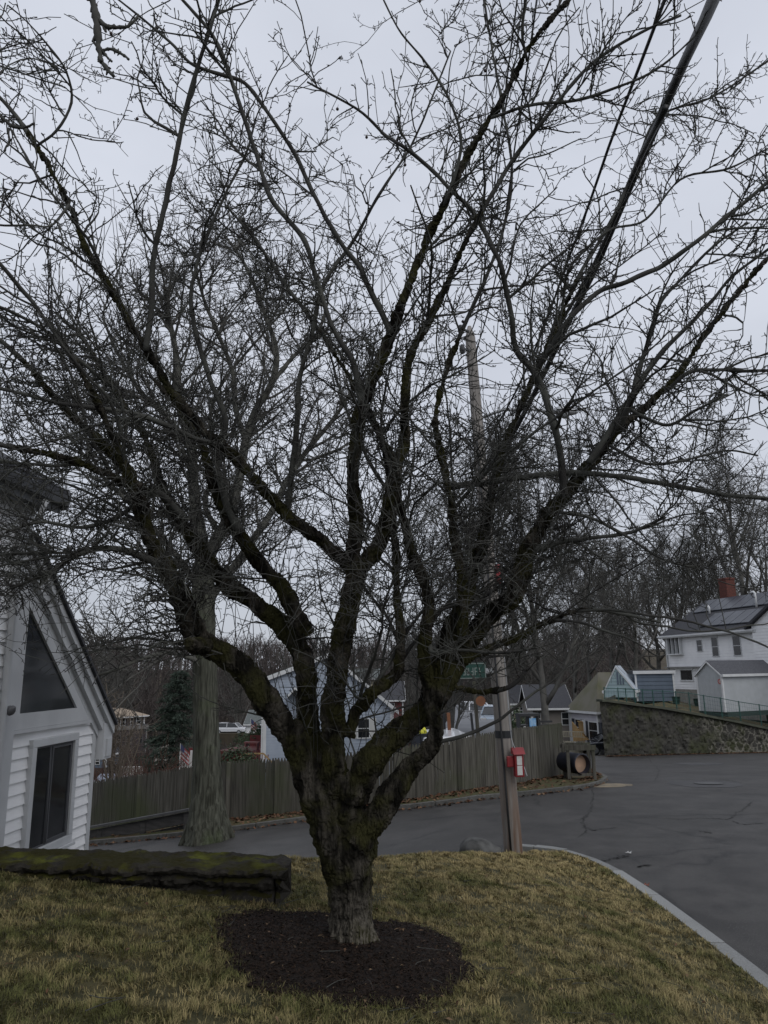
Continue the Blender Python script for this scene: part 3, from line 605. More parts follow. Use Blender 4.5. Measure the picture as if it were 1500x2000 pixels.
def guide_pts(name):
    Y0, Y1, L = G[name]; n = len(L); P = []; Rr = []
    for i, (px, py, w) in enumerate(L):
        if nm_scale.get(name) and py > 1150: w *= nm_scale[name]
        w *= 1 - .18*sm((1250-py)/250.)
        Y = Y0+(Y1-Y0)*i/(n-1); p = at(px, py, Y); P.append(p); d = (p-Vector(CP)).dot(Vector(FW)); Rr.append(w*d/F/2)
    return P, Rr
rl = random.Random(11)
for nm in G:
    P, Rr = guide_pts(nm); P = np.array([tuple(p) for p in P])
    if nm not in ('trunk', 'L1b', 'F5'):     # small depth waviness so limbs are not planar
        for i in range(1, len(P)):
            j = rl.gauss(0, .02); v = P[i]-CP; v /= np.linalg.norm(v); P[i] += v*j*2
    L = np.linalg.norm(np.diff(P, axis=0), axis=1).sum(); n = max(8, int(L/.045))
    Q = spline(P, n); rr = np.interp(np.linspace(0, len(Rr)-1, n), np.arange(len(Rr)), Rr)
    for i in range(1, n-1): # knobbly wander
        k = min(.008, rr[i]*.3); Q[i] += k*np.array(noise.noise_vector(Vector(Q[i]*7.)))*1.2
    LIMBS.append((nm, Q, rr))
for nm, Q, rr in list(LIMBS):                          # secondary limbs leaving the heavy wood
    if nm in ('trunk', 'L1b', 'F5', 'T1', 'T2', 'T3', 'T4', 'T5'): continue
    for i in range(6, len(Q)-4, 4):
        if .013 < rr[i] < .06 and 1.75 < Q[i][2] < 4.0 and rl.random() < .27:
            t = Q[i]-Q[i-1]; t /= np.linalg.norm(t); v = np.array([rl.gauss(0, 1) for _ in range(3)]); v -= t*v.dot(t); v /= np.linalg.norm(v); o_ = np.array([Q[i][0]+.2, (Q[i][1]-5.3)*.6, .0]); o_ /= np.linalg.norm(o_)+.3
            d = t*.8+v*.75+o_*.35+np.array([0, 0, .15]); L_ = rl.uniform(.9, 2.0); n_ = 26; P_ = [Q[i]]; d /= np.linalg.norm(d)
            for k in range(n_):
                d = d+np.array([rl.gauss(0, .07) for _ in range(3)])+np.array([0, 0, .008]); d /= np.linalg.norm(d); P_.append(P_[-1]+d*L_/n_)
            P_ = np.array(P_); r0_ = min(rr[i]*.62, rl.uniform(.011, .017))
            if min(P_[:, 1]) < 2.6: continue
            LIMBS.append(('sub', P_, np.linspace(r0_, .005, len(P_))))
# thick wood: all heavy tubes fused into one continuous knobbly trunk surface
fused = MB()
def heavy(Q, rr, sides=14): fused.tube([Vector(q)-TB for q in Q], list(rr*1.04), sides, jit=.22, seed=rl.random()*50)
CUT = .0165
for nm, Q, rr in LIMBS:
    big = np.where(rr > CUT)[0]
    if len(big) > 3 and rr.max() > .03:
        e = big[-1]+1; heavy(Q[:e+1], rr[:e+1]); st = max(0, e-2)
    else: st = 0
    if len(Q)-st > 3:
        mb = MB(); mb.tube([Vector(q)-TB for q in Q[st:]], list(rr[st:]*1.03), 9, jit=.16, seed=rl.random()*50); mb.build('limb', twigm, AT, smooth=True)
for a in range(8):                                      # root flare
    an = a*.785+.4+rl.gauss(0, .12); R_ = .10; fused.tube([Vector((R_*.7*math.cos(an), R_*.7*math.sin(an), .34)), Vector((R_*1.05*math.cos(an), R_*1.05*math.sin(an), .12)), Vector((R_*1.45*math.cos(an), R_*1.45*math.sin(an), .02)), Vector((R_*2.1*math.cos(an), R_*2.1*math.sin(an), -.06))], [.04, .042, .042, .025], 8, jit=.2)
for nm, Q, rr in LIMBS:                                 # burls
    if rr.max() < .05: continue
    for i in range(4, len(Q)-1):
        if rr[i] > .024 and rl.random() < .16:
            d = Vector((rl.gauss(0, 1), rl.gauss(0, 1), rl.gauss(0, 1))).normalized(); c = Vector(Q[i])-TB+d*rr[i]*.7; s_ = rr[i]*rl.uniform(.35, .65)
            e = d*s_; fused.tube([c-e, c-e*.4, c+e*.35, c+e*.9], [s_*.7, s_*1.0, s_*.85, s_*.3], 8, jit=.3, seed=i)
tmp = fused.build('tmp', bark); rm = tmp.modifiers.new('r', 'REMESH'); rm.mode = 'VOXEL'; rm.voxel_size = .0068; rm.use_smooth_shade = False
dg = bpy.context.evaluated_depsgraph_get(); me = bpy.data.meshes.new_from_object(tmp.evaluated_get(dg)); bpy.data.objects.remove(tmp)
nv = len(me.vertices); co_ = np.empty(nv*3, np.float32); me.vertices.foreach_get('co', co_); co_ = co_.reshape(-1, 3); no_ = np.empty(nv*3, np.float32); me.vertex_normals.foreach_get('vector', no_); no_ = no_.reshape(-1, 3)
dsp = np.empty(nv, np.float32)
for i in range(nv):
    p = Vector(co_[i].tolist()); lowk = 1.0
    q = Vector((p.x*26, p.y*26, p.z*7))
    fz = abs(noise.noise(q*1.5+.8*noise.noise_vector(p*8))); dsp[i] = .012*noise.noise(p*9)+.008*noise.noise(p*21)+.011*(min(fz*3.2, 1.)-.7)+.0055*noise.noise(p*48)+.003*noise.noise(p*100)
co_ += no_*dsp[:, None]; me.vertices.foreach_set('co', co_.ravel()); me.update(); me.materials.clear(); me.materials.append(bark)
o = bpy.data.objects.new('trunk', me); COL.objects.link(o); o.parent = AT
# procedural branching
def perp(t, r_):
    v = r_.normal(size=3); v -= t*v.dot(t); return v/np.linalg.norm(v)
def grow(p, d, L, n, wand, trop, r_):
    P = [p]; s = L/n; d = d/np.linalg.norm(d)
    for i in range(n):
        d = d+r_.normal(size=3)*wand+np.array([0, 0, trop]); d /= np.linalg.norm(d); P.append(P[-1]+d*s)
    return np.array(P)
HC = np.array([-3.7, 0, 0])
def okp(p):
    v = p-CP; f = v.dot(FW)
    if f < 1.6: return False
    px = 750+F*v.dot(RR)/f; py = 1000-F*v.dot(UU)/f
    if px > 850 and py > 1325: return False
    if px > 1130 and py > 1170+.1*(px-1130): return False
    return -120 < px < 1620 and -120 < py < 1520
def apple_twigs():
    T = Tubes(); TS = Tubes(); r_ = np.random.default_rng(21); base = np.array(TB); cen = np.array([-.2, 5.2, 3.2]); cnt = [0, 0, 0]
    def spurs(P, R_, dens):
        L = np.linalg.norm(P[-1]-P[0]); n = int(L*dens)
        for _ in range(n):
            i = r_.integers(1, len(P)); u = r_.random(); p = P[i-1]*(1-u)+P[i]*u; t = P[i]-P[i-1]; t /= np.linalg.norm(t)
            d = t*.5+perp(t, r_)*.9+np.array([0, 0, .25]); Ls = r_.uniform(.018, .065)
            q = grow(p, d, Ls, 2, .45, .05, r_); kk = 1.25 if p[2] > 4.2 else 1.; TS.add(q, [.0027*kk, .0023*kk, .0031*kk], 3); cnt[2] += 1
            if r_.random() < .45:
                d2 = (q[1]-q[0])/np.linalg.norm(q[1]-q[0])+perp(t, r_)*.8; q2 = grow(q[1], d2, Ls*.7, 2, .4, .05, r_); TS.add(q2, [.0024, .0020, .0028], 3)
    def l3(P, R_, dens, sc):
        L = np.linalg.norm(np.diff(P, axis=0), axis=1).sum(); n = r_.poisson(L*dens)
        for _ in range(n):
            i = r_.integers(1, len(P)); u = r_.random(); p = P[i-1]*(1-u)+P[i]*u
            if not okp(p): continue
            t = P[i]-P[i-1]; t /= np.linalg.norm(t)
            d = t*.65+perp(t, r_)*.85; Ls = r_.uniform(.12, .52)*sc; r0 = min(R_[i]*.7, .0044)
            q = grow(p, d, Ls, 5, .15, .035, r_); rq = np.linspace(r0, .0023, 6)*(1.25 if p[2] > 4.2 else 1.); T.add(q, rq, 3); cnt[1] += 1; spurs(q, rq, 14 if p[2] > 4.3 else 8.5)
    for nm, Q, rr in LIMBS:
        if nm in ('trunk', 'L1b'): continue
        L = np.linalg.norm(np.diff(Q, axis=0), axis=1); s = 0
        for i in range(1, len(Q)):
            R1 = rr[i]; p = Q[i]
            if not okp(p): continue
            low = p[2] < 2.0 and R1 > .05
            dens = 4.9 if R1 < .06 else 3.6
            if low: dens = 1.6
            if p[2] < 2.15 and p[0] > .4: dens *= .45
            top_ = p[2] > 4.3
            if top_: dens *= .66
            mid = 1.0
            if 2.0 < p[2] < 4.4: mid = 1.12
            if nm == 'sub': mid *= .42
            k = r_.poisson(L[i-1]*dens*mid)
            for _ in range(k):
                t = Q[i]-Q[i-1]; t /= np.linalg.norm(t); out = p-cen; out[2] *= .3; out /= np.linalg.norm(out)+.01
                d = t*r_.uniform(.3, .9)+perp(t, r_)*r_.uniform(.6, 1.1)+out*.25+np.array([0, 0, .12]); big = R1 > .02; skirt = p[2] < 3.5 and abs(p[0]-cen[0]) > .7
                if skirt: d = d*.75+out*.75-np.array([0, 0, .06])
                Ls = r_.uniform(.35, 1.25)*(1. if big else .75)*(1.15 if skirt else 1); r0 = min(R1*.6, r_.uniform(.005, .010)*(1.1 if Ls > .8 else .85)); nseg = 8
                q = grow(p, d, Ls, nseg, .15, .0 if skirt else .03, r_)
                if np.linalg.norm(q[-1]-CP) < 1.9 or (okp(p) and not okp(q[-1]) and p[2] < 2.9) or not okp(q[4]): continue
                rq = np.linspace(r0, .0031, nseg+1)*(1.3 if top_ else 1.); T.add(q, rq, 4); cnt[0] += 1; l3(q, rq, 11., .85+.3*r_.random()); spurs(q, rq, 9)
            if R1 < .03 and r_.random() < .5: l3(Q[i-1:i+1], rr[i-1:i+1], 10, .8)
    # fine branches reaching into the open parts of the crown
    AP = np.concatenate([Q[::2] for nm, Q, rr in LIMBS if nm not in ('trunk', 'L1b', 'F5')]); AR = np.concatenate([rr[::2] for nm, Q, rr in LIMBS if nm not in ('trunk', 'L1b', 'F5')])
    ok_ = (AP[:, 2] > 1.45) & (AR > .006); AP, AR = AP[ok_], AR[ok_]; made = 0; tries = 0
    while made < 640 and tries < 9000:
        tries += 1; px = r_.uniform(-40, 1420); py = r_.uniform(150, 1290)
        wgt = .50 if 560 < py < 800 else 1. if 800 <= py < 1180 else .7 if py >= 1180 else .07+.43*sm((py-280)/300.)
        if px > 1150: wgt *= .45
        if py > 1150 and (px > 830 or 430 < px < 560): wgt *= .35
        if py > 1230 and px > 300: wgt *= .4
        if r_.random() > wgt: continue
        Tg = np.array(at(px, py, r_.uniform(4.1, 6.7))); D = AP-Tg; dd = np.sqrt((D**2).sum(1))+.8*np.maximum(0, D[:, 2]); i = int(np.argmin(dd+r_.uniform(0, .35, len(dd))))
        if dd[i] < .22: continue
        st = AP[i]; v = Tg-st; Lv = np.linalg.norm(v)
        if Lv > 1.7: v *= 1.7/Lv; Lv = 1.7
        n_ = 9; mid_ = perp(v/Lv, r_)*Lv*.14+np.array([0, 0, .10*Lv]); q = np.array([st+v*u+mid_*math.sin(math.pi*u*.9)+(r_.normal(0, .018, 3) if 0 < u else 0) for u in np.linspace(0, 1, n_)])
        if not okp(q[-1]) or not okp(q[4]): continue
        ra = min(AR[i]*.6, .0045+.0045*Lv); rq = np.linspace(ra, .0028, n_); T.add(q, rq, 4); l3(q, rq, 8.5, 1.); spurs(q, rq, 5); made += 1
    # water shoots: straight upright whips in the middle
    for nm, Q, rr in LIMBS:
        if rr.max() < .05: continue
        for i in range(5, len(Q)):
            if .02 < rr[i] and Q[i][2] > 1.55 and r_.random() < .38:
                q = grow(Q[i], np.array([r_.normal(0, .25), r_.normal(0, .25), 1]), r_.uniform(.4, 1.1), 6, .05, .02, r_); T.add(q, np.linspace(.004, .0018, 7), 3)
    print('TWIGS', cnt)
    for tt, nme in ((T, 'branches'), (TS, 'spur_twigs')):
        V, Fq = tt.arrays(); V = V-base; npmesh(nme, V, Fq, twigm, AT, smooth=True)
apple_twigs()
# a low branch hanging close to the lens at upper left belongs to the same crown
mb = MB()
near_br = [([(150, -260, 16), (165, -120, 17), (178, -20, 18), (188, 40, 17), (193, 90, 15), (196, 115, 14), (205, 130, 11), (222, 149, 7)], 2.2),
           ([(190, 38, 12), (205, 50, 11), (225, 53, 10), (245, 52, 10), (262, 42, 9), (271, 28, 6)], 2.2),
           ([(195, 100, 10), (215, 96, 9), (232, 102, 8), (253, 116, 6)], 2.2), ([(200, 98, 8), (210, 112, 7), (218, 120, 5)], 2.2), ([(203, 52, 7), (206, 62, 6)], 2.2),
           ([(-40, 180, 8), (0, 225, 8), (22, 245, 8), (45, 250, 6), (68, 240, 4)], 2.6), ([(15, 250, 8), (18, 275, 7), (8, 295, 6)], 2.6), ([(20, 250, 6), (60, 320, 5), (75, 350, 5), (95, 372, 3)], 2.6)]
RN = random.Random(31)
for L, Y in near_br:
    P = [at(px, py, Y)-TB for px, py, w in L]; n = len(L)*6; Q = spline([tuple(p) for p in P], n); rr = np.interp(np.linspace(0, len(L)-1, n), range(len(L)), [w*Y/F/2*.86 for _, _, w in L])
    rr = [r*(1+.38*max(-.6, min(1.2, noise.noise(Vector((i*.55, Y, L[0][0])))*1.8))) for i, r in enumerate(rr)]; Q = [Vector(q)+Vector(noise.noise_vector(Vector(q)*45))*.0035 for q in Q]
    mb.tube(Q, rr, 9, jit=.25, seed=Y*3)
    for i in range(3, n-1):
        if RN.random() < .42:
            d = Vector((RN.gauss(0, 1), RN.gauss(0, .6), RN.gauss(0, 1))).normalized(); l_ = RN.uniform(.8, 2.0)*rr[i]; mb.tube([Q[i], Q[i]+d*(rr[i]*.9), Q[i]+d*(rr[i]+l_*.6)+Vector((0, 0, .001)), Q[i]+d*(rr[i]+l_)], [rr[i]*.6, rr[i]*.5, rr[i]*.42, rr[i]*.25], 6, jit=.3, seed=i)
P = [at(150, -260, 2.2)-TB, Vector((-1.15, 2.9, 7.35))-TB, Vector(LIMBS[[n for n, _, _ in LIMBS].index('V')][1][-1])-TB]
mb.tube(spline([tuple(p) for p in P], 14), .016, 7, jit=.2)
mb.build('limb', twigm, AT, smooth=True)
# withered crab apples
r2 = random.Random(5); fm = mat('withered fruit', (.03, .016, .014), .6)
for px, py, Y in [(659, 213, 4.2), (716, 268, 4.2), (845, 141, 4), (820, 2, 3.9), (188, 10, 2.2), (217, 66, 2.2), (1226, 163, 4.3), (1074, 8, 4), (122, 397, 4.2), (904, 628, 4.8), (1371, 785, 4.7), (948, 138, 4.), (791, 322, 4.3), (405, 490, 4.5), (268, 232, 4.2)]:
    c = at(px, py, Y)-TB; r = .011 if Y > 2.5 else .006; mb = MB()
    mb.tube([c+Vector((0, 0, -r)), c+Vector((0, 0, -.8*r)), c+Vector((0, 0, -.2*r)), c+Vector((0, 0, .5*r)), c+Vector((0, 0, r)), c+Vector((.003, 0, r*1.4)), c+Vector((.006, .002, r*3.4))], [r*.2, r*.65, r, r*.85, r*.3, .0012, .001], 8, jit=.1)
    mb.build('fruit', fm, AT, smooth=True)
# ------------------------------------------------------------------ generic bare trees
def bare_tree(seed, H, r0, n1=7, n2=8, n3=8, n4=5, fork=.3, spread=.75, minr=.010, droop=0., asc=.10):
    r_ = np.random.default_rng(seed); T = Tubes(); trunk = []
    lean = r_.normal(0, .04, 2); P = grow(np.zeros(3), np.array([lean[0], lean[1], 1]), H*.78, 12, .045, .05, r_)
    rr = np.interp(np.linspace(0, 1, 13), [0, .05, fork, 1], [r0*1.5, r0*1.05, r0*.8, r0*.12]); trunk.append((P, rr))
    for k in range(n1):
        u = fork+(1-fork)*(k+.5*r_.random())/n1; i = min(11, int(u*12)); p = P[i]+(P[i+1]-P[i])*(u*12-i); az = k*2.4+r_.normal(0, .4)
        L = H*(.52-.26*u)*r_.uniform(.8, 1.15); d = np.array([math.cos(az)*spread, math.sin(az)*spread, 1.0-.3*(1-u)])
        ra = np.interp(u, np.linspace(0, 1, 13), rr)*.68; Q = grow(p, d, L, 8, .10, asc, r_); rq = np.linspace(ra, minr*1.8, 9); trunk.append((Q, rq))
        for j in range(n2):
            v = .18+.82*(j+r_.random()*.7)/n2; a = min(7, int(v*8)); q = Q[a]; t = Q[a+1]-Q[a]; t /= np.linalg.norm(t)
            L2 = L*(.60-.3*v)*r_.uniform(.7, 1.2); S = grow(q, t*.8+perp(t, r_)*.75+np.array([0, 0, .1]), L2, 6, .14, asc*.6-droop, r_); rs = np.linspace(max(rq[a]*.55, minr*1.6), minr*1.2, 7); T.add(S, rs, 4)
            for m_ in range(n3):
                w_ = .15+.85*(m_+r_.random())/n3; b = min(5, int(w_*6)); t = S[b+1]-S[b]; t /= np.linalg.norm(t)
                L3 = L2*(.55-.2*w_)*r_.uniform(.6, 1.3); X = grow(S[b], t*.8+perp(t, r_)*.8, L3, 4, .18, asc*.4-droop, r_); T.add(X, np.linspace(minr*1.2, minr*.7, 5), 3)
                for _ in range(n4):
                    c = r_.integers(0, 4); t = X[c+1]-X[c]; t /= np.linalg.norm(t); Y = grow(X[c+1], t*.7+perp(t, r_)*.8, L3*r_.uniform(.3, .7), 2, .2, .03, r_); T.add(Y, [minr*.8, minr*.65, minr*.5], 3)
    return trunk, T
def make_tree(name, label, loc, seed, H, r0, m, group=None, rz=0, **k):
    root = empty(name, loc, rz, label, 'tree', group); trunk, T = bare_tree(seed, H, r0, **k); mb = MB()
    for i, (P, rr) in enumerate(trunk): mb.tube([Vector(p) for p in P], list(rr), 10 if i == 0 else 6, jit=.10)
    mb.build('trunk', m, root, smooth=True); T.build('crown', m, root); return root
def place(root, loc, rz, s, label):
    c = copy_tree(root); c.location = loc; c.rotation_euler = (0, 0, rz); c.scale = (s, s, s); c['label'] = label; return c
# old oak across the road
ob = on(405, 1643, roadz); ob.z -= .05
OK_ = empty('oak_tree', ob, 0, 'tall thick oak trunk with flared grey green base at the far road edge', 'tree')
OG = [([(405, 1655, 112), (405, 1625, 92), (405, 1590, 78), (405, 1550, 68), (403, 1480, 58), (402, 1400, 54), (400, 1310, 52), (398, 1230, 50), (397, 1160, 48), (396, 1100, 44)], 17., 17.),
      ([(396, 1105, 40), (385, 1030, 34), (378, 950, 30), (372, 870, 26), (350, 790, 22), (345, 700, 17), (330, 620, 12), (320, 560, 7)], 17., 16.),
      ([(396, 1120, 34), (425, 1050, 30), (450, 1000, 28), (468, 930, 26), (480, 860, 24), (500, 800, 20), (530, 750, 18), (540, 690, 15), (520, 620, 12), (480, 520, 9), (440, 460, 6)], 17., 17.5),
      ([(400, 1180, 26), (440, 1130, 22), (490, 1060, 20), (530, 1000, 18), (560, 940, 16), (600, 880, 14), (650, 820, 11), (690, 760, 8)], 17., 18.),
      ([(480, 860, 16), (460, 800, 14), (455, 730, 13), (425, 650, 11), (400, 590, 9), (380, 520, 6)], 17.2, 16.5), ([(530, 750, 12), (570, 700, 11), (620, 650, 9), (640, 590, 6)], 17.3, 18),
      ([(372, 870, 16), (320, 810, 13), (270, 760, 11), (230, 690, 9), (200, 620, 6)], 16.8, 15.5), ([(397, 1160, 20), (340, 1080, 16), (270, 1000, 13), (200, 930, 10), (140, 860, 7)], 17, 15), ([(385, 1290, 14), (330, 1275, 12), (270, 1290, 10), (220, 1310, 8), (150, 1330, 5)], 16.8, 15.5),
      ([(430, 1045, 16), (400, 980, 14), (430, 900, 12), (410, 820, 10), (440, 740, 8), (560, 600, 5)], 17, 18.5)]
mb = MB(); mb2 = MB(); OT = Tubes(); r_ = np.random.default_rng(3)
for gi, (L, Y0, Y1) in enumerate(OG):
    n = len(L); P = []; R_ = []
    for i, (px, py, wd) in enumerate(L):
        p = at(px, py, ob.y+(Y0-17)+(Y1-Y0)*i/(n-1)); P.append(tuple(p-ob)); R_.append(wd*(.90 if gi == 0 else .72)*((p-Vector(CP)).dot(Vector(FW)))/F/2)
    m_ = n*5; Q = spline(P, m_); rr = np.interp(np.linspace(0, n-1, m_), range(n), R_); (mb if gi == 0 else mb2).tube([Vector(q) for q in Q], list(rr), 22 if gi == 0 else 9, jit=.07 if gi else .10, seed=gi)
    if gi == 0: continue
    for i in range(3, m_):
        for _ in range(r_.poisson(.85)):
            t = Q[i]-Q[i-1]; t /= np.linalg.norm(t); L2 = r_.uniform(1.0, 2.6); S = grow(Q[i], t*.8+perp(t, r_)*.9+np.array([0, 0, .2]), L2, 7, .14, .05, r_); rs = np.linspace(min(.035, rr[i]*.6), .009, 8); OT.add(S, rs, 4)
            for a in range(10):
                b = r_.integers(1, 7); t = S[b+1]-S[b]; t /= np.linalg.norm(t); L3 = r_.uniform(.3, 1.0); X = grow(S[b], t*.8+perp(t, r_)*.8, L3, 4, .2, .04, r_); OT.add(X, np.linspace(.010, .006, 5), 3)
                for _2 in range(5): c = r_.integers(0, 4); OT.add(grow(X[c+1], perp(t, r_)+t*.5, r_.uniform(.1, .4), 2, .2, .05, r_), [.007, .0055, .005], 3)
for a in range(6):
    an = a*1.05+.2; R_ = .36; mb.tube([Vector((R_*.5*math.cos(an), R_*.5*math.sin(an), 1.1)), Vector((R_*.85*math.cos(an), R_*.85*math.sin(an), .5)), Vector((R_*1.3*math.cos(an), R_*1.3*math.sin(an), .12)), Vector((R_*1.7*math.cos(an), R_*1.7*math.sin(an), -.12))], [.09, .12, .11, .04], 9, jit=.2)
mb.build('trunk', oakb, OK_, smooth=True); mb2.build('limbs', mat('oak limb bark', (.040, .040, .034), .95, (.095, .095, .08), 5), OK_, smooth=True); OT.build('crown', oakt, OK_)
# trees behind the pole and the fence
def gp(px, Y, z=None):
    p = at(px, 1300, Y); p.z = terr(p.x, p.y) if z is None else z; return p
mt = make_tree('bare_tree', 'tall bare tree with pale leaning trunk behind the right end of the stockade fence', gp(1066, 30, -3.4), 41, 17.5, .19, oakt, 'bare street trees behind the stockade fence', n1=11, n2=10, n3=10, n4=6, fork=.32, spread=.62, minr=.0105)
place(mt, gp(985, 31, -3.6), 2.1, 1.0, 'tall bare tree with dark trunk just right behind the utility pole')
place(mt, gp(868, 34, -5), 4.0, .82, 'shorter bare tree with dark trunk standing left of the rusty posts')
place(mt, gp(1120, 64, -4.5), 5.2, 1.1, 'slim bare tree rising behind the taupe house roof')
# trees on the skyline at right
tA = make_tree('bare_tree', 'tall bare tree at the right edge behind the solar panel roof', gp(1475, 66, 1), 51, 25, .36, oakt, 'bare trees on the rise behind the white house', n1=10, n2=9, n3=8, n4=5, fork=.22, spread=.65, minr=.018)
tB = make_tree('bare_tree', 'spreading bare tree just left of the brick chimney', gp(1340, 70, 0), 52, 17, .30, oakt, 'bare trees on the rise behind the white house', n1=10, n2=9, n3=8, n4=5, fork=.16, spread=.8, minr=.018)
for i, (px, Y, s, rz, A, lab) in enumerate([(1425, 72, .95, 1., tB, 'bushy bare tree behind the brick chimney, right of it'), (1500, 75, .86, 2., tA, 'bare tree cut by the right edge of the photograph, farthest back'), (1285, 74, .92, 3., tB, 'bare tree between the teal gable and the white house'), (1240, 64, .86, 4., tB, 'dark many-limbed bare tree above the teal gable'), (1195, 78, .95, 5., tB, 'bare tree above the end of the retaining wall'),
        (1390, 80, .75, .5, tA, 'bare tree rising straight behind the chimney'), (1150, 82, .85, 5.6, tB, 'bare tree above the mossy roof'), (1320, 84, .70, 2.7, tA, 'distant bare tree over the left end of the white house roof')]):
    place(A, gp(px, Y, 0), rz, s, lab)
tC = make_tree('bare_tree', 'distant bare tree above the red house roof', gp(790, 88, -8), 61, 17, .26, oakt, 'distant bare trees behind the houses', n1=9, n2=8, n3=7, n4=4, fork=.2, spread=.7, minr=.022)
for px, Y, s, rz, lab in [(720, 92, .9, 1, 'distant bare tree right of the blue house ridge'), (650, 95, .95, 2, 'distant bare tree behind the ridge of the blue house'), (590, 90, .9, 3, 'distant bare tree over the left part of the blue house'), (850, 96, 1., 4, 'distant bare tree above the yellow lidded bin'), (920, 92, .95, 5, 'distant bare tree left of the utility pole above the street'), (1010, 96, 1., 6, 'distant bare tree right of the utility pole above the cream house'), (1085, 98, 1, 1.7, 'distant bare tree above the dark roof of the taupe house'), (470, 110, 1, 2.2, 'distant bare tree above the white parked car'), (250, 120, 1, 3.3, 'distant bare tree above the tan roofed brown house'), (205, 112, 1.05, 4.4, 'distant bare tree at the eave of the white cottage')]:
    place(tC, gp(px, Y), rz, s, lab)
# far wood on the hills: one mass
def wood():
    T = Tubes(); r_ = np.random.default_rng(9); R2 = random.Random(2)
    for i in range(1500):
        px = R2.uniform(-100, 1250); Y = R2.uniform(125, 235); p = at(px, 1300, Y); p.z = terr(p.x, p.y); H = R2.uniform(7, 12); b = np.array(p)
        P = grow(b, np.array([r_.normal(0, .05), r_.normal(0, .05), 1]), H, 5, .05, .05, r_); T.add(P, np.linspace(.20, .04, 6), 3)
        for k in range(14):
            u = r_.uniform(.2, .95); q = b+(P[-1]-b)*u; az = r_.uniform(0, 6.28); L = H*(.42-.25*u)*r_.uniform(.7, 1.2); S = grow(q, np.array([math.cos(az)*.8, math.sin(az)*.8, .8]), L, 3, .15, .1, r_); T.add(S, [.07, .055, .045, .03], 3)
            for _ in range(4):
                c = r_.integers(1, 4); T.add(grow(S[c], r_.normal(size=3)*.7+np.array([0, 0, .5]), L*.45, 2, .2, .05, r_), [.045, .035, .03], 3)
    o = T.build('far_wood', farb); tag(o, 'dark bare wood covering the hills across the valley', kind='stuff')
wood()
# undergrowth thickets below the wood
def thicket(name, label, px0, px1, Y0, Y1, n, h, m, rad=.012, kind='stuff'):
    T = Tubes(); r_ = np.random.default_rng(n); 
    for i in range(n):
        p = at(r_.uniform(px0, px1), 1300, r_.uniform(Y0, Y1)); p.z = terr(p.x, p.y); b = np.array(p); 
        for k in range(5):
            S = grow(b, np.array([r_.normal(0, .35), r_.normal(0, .35), 1]), h*r_.uniform(.5, 1.1), 4, .15, .02, r_); T.add(S, np.linspace(rad*1.6, rad*.6, 5), 3)
            for _ in range(5): c = r_.integers(1, 4); T.add(grow(S[c], r_.normal(size=3)*.8+np.array([0, 0, .6]), h*.3, 3, .2, .03, r_), np.linspace(rad*.8, rad*.5, 4), 3)
    o = T.build(name, m); tag(o, label, kind=kind); return o
redt = mat('reddish twigs', (.075, .040, .034), .9, (.11, .065, .05), .4, spec=.1)
thicket('brush', 'reddish brown bare brush on the slope behind the stockade fence', 205, 345, 26, 50, 150, 3.0, redt)
thicket('brush', 'dull brown scrub along the foot of the far hill', 180, 520, 75, 118, 420, 4.5, farb, .03)
thicket('brush', 'reddish brown scrub beyond the blue house roof', 680, 1150, 84, 118, 420, 4.5, redt, .03)
thicket('brush', 'brown bushes behind the small side street', 830, 960, 70, 84, 120, 3.0, redt, .025)
# multi-stem shrub just behind the fence at left
p = gp(238, 25.); sh = empty('bare_shrub', p, 0, 'pale multi-stemmed bare shrub behind the fence near the cottage eave', 'shrub'); T = Tubes(); r_ = np.random.default_rng(77)
for k in range(11):
    S = grow(np.zeros(3), np.array([r_.normal(0, .30), r_.normal(0, .25), 1]), r_.uniform(3.0, 5.0), 8, .07, .02, r_); T.add(S, np.linspace(.045, .012, 9), 5)
    for _ in range(15):
        c = r_.integers(3, 8); Q = grow(S[c], r_.normal(size=3)*.6+np.array([0, 0, .9]), r_.uniform(.4, 1.2), 4, .15, .05, r_); T.add(Q, np.linspace(.012, .006, 5), 3)
        for _2 in range(4): a = r_.integers(1, 4); T.add(grow(Q[a], r_.normal(size=3)*.6+np.array([0, 0, .6]), .3, 2, .2, .05, r_), [.007, .006, .005], 3)
T.build('stems', mat('pale shrub bark', (.16, .13, .10), .9), sh)
# conifer behind the oak trunk
def conifer(name, label, loc, H, rad, seed, m, n=26):
    root = empty(name, loc, 0, label, 'tree'); mb = MB(); mb.tube([(0, 0, 0), (0, 0, H*.5), (0, 0, H)], [.22, .14, .02], 8); mb.build('trunk', oakt, root, smooth=True)
    r_ = np.random.default_rng(seed); V = []; 
    for l in range(n):
        z = H*(.10+.9*l/n); R_ = rad*(1-l/n)**.8*r_.uniform(.8, 1.15)+.2
        for k in range(9):
            az = r_.uniform(0, 6.28); Q = grow(np.array([0, 0, z]), np.array([math.cos(az), math.sin(az), .15]), R_*r_.uniform(.7, 1.1), 7, .10, -.07, r_)
            for i in range(1, 8):
                for _ in range(12):
                    c = Q[i]+r_.normal(0, .12, 3)*np.array([1, 1, .5]); d = r_.normal(size=3)*.6+np.array([math.cos(az), math.sin(az), -.35]); d /= np.linalg.norm(d); s_ = perp(d, r_)*.035; L = r_.uniform(.15, .34)
                    V += [c-s_, c+s_, c+d*L]
    V = np.array(V); npmesh('foliage', V, np.arange(len(V)).reshape(-1, 3), m, root); return root
conifer('spruce_tree', 'dark drooping spruce left behind the thick oak trunk', gp(352, 45, -8.5), 11.5, 3.6, 4, everg)
conifer('spruce_tree', 'small dark conifer partly behind the right side of the oak trunk', gp(420, 62, -10), 8., 2.2, 14, everg, 20)

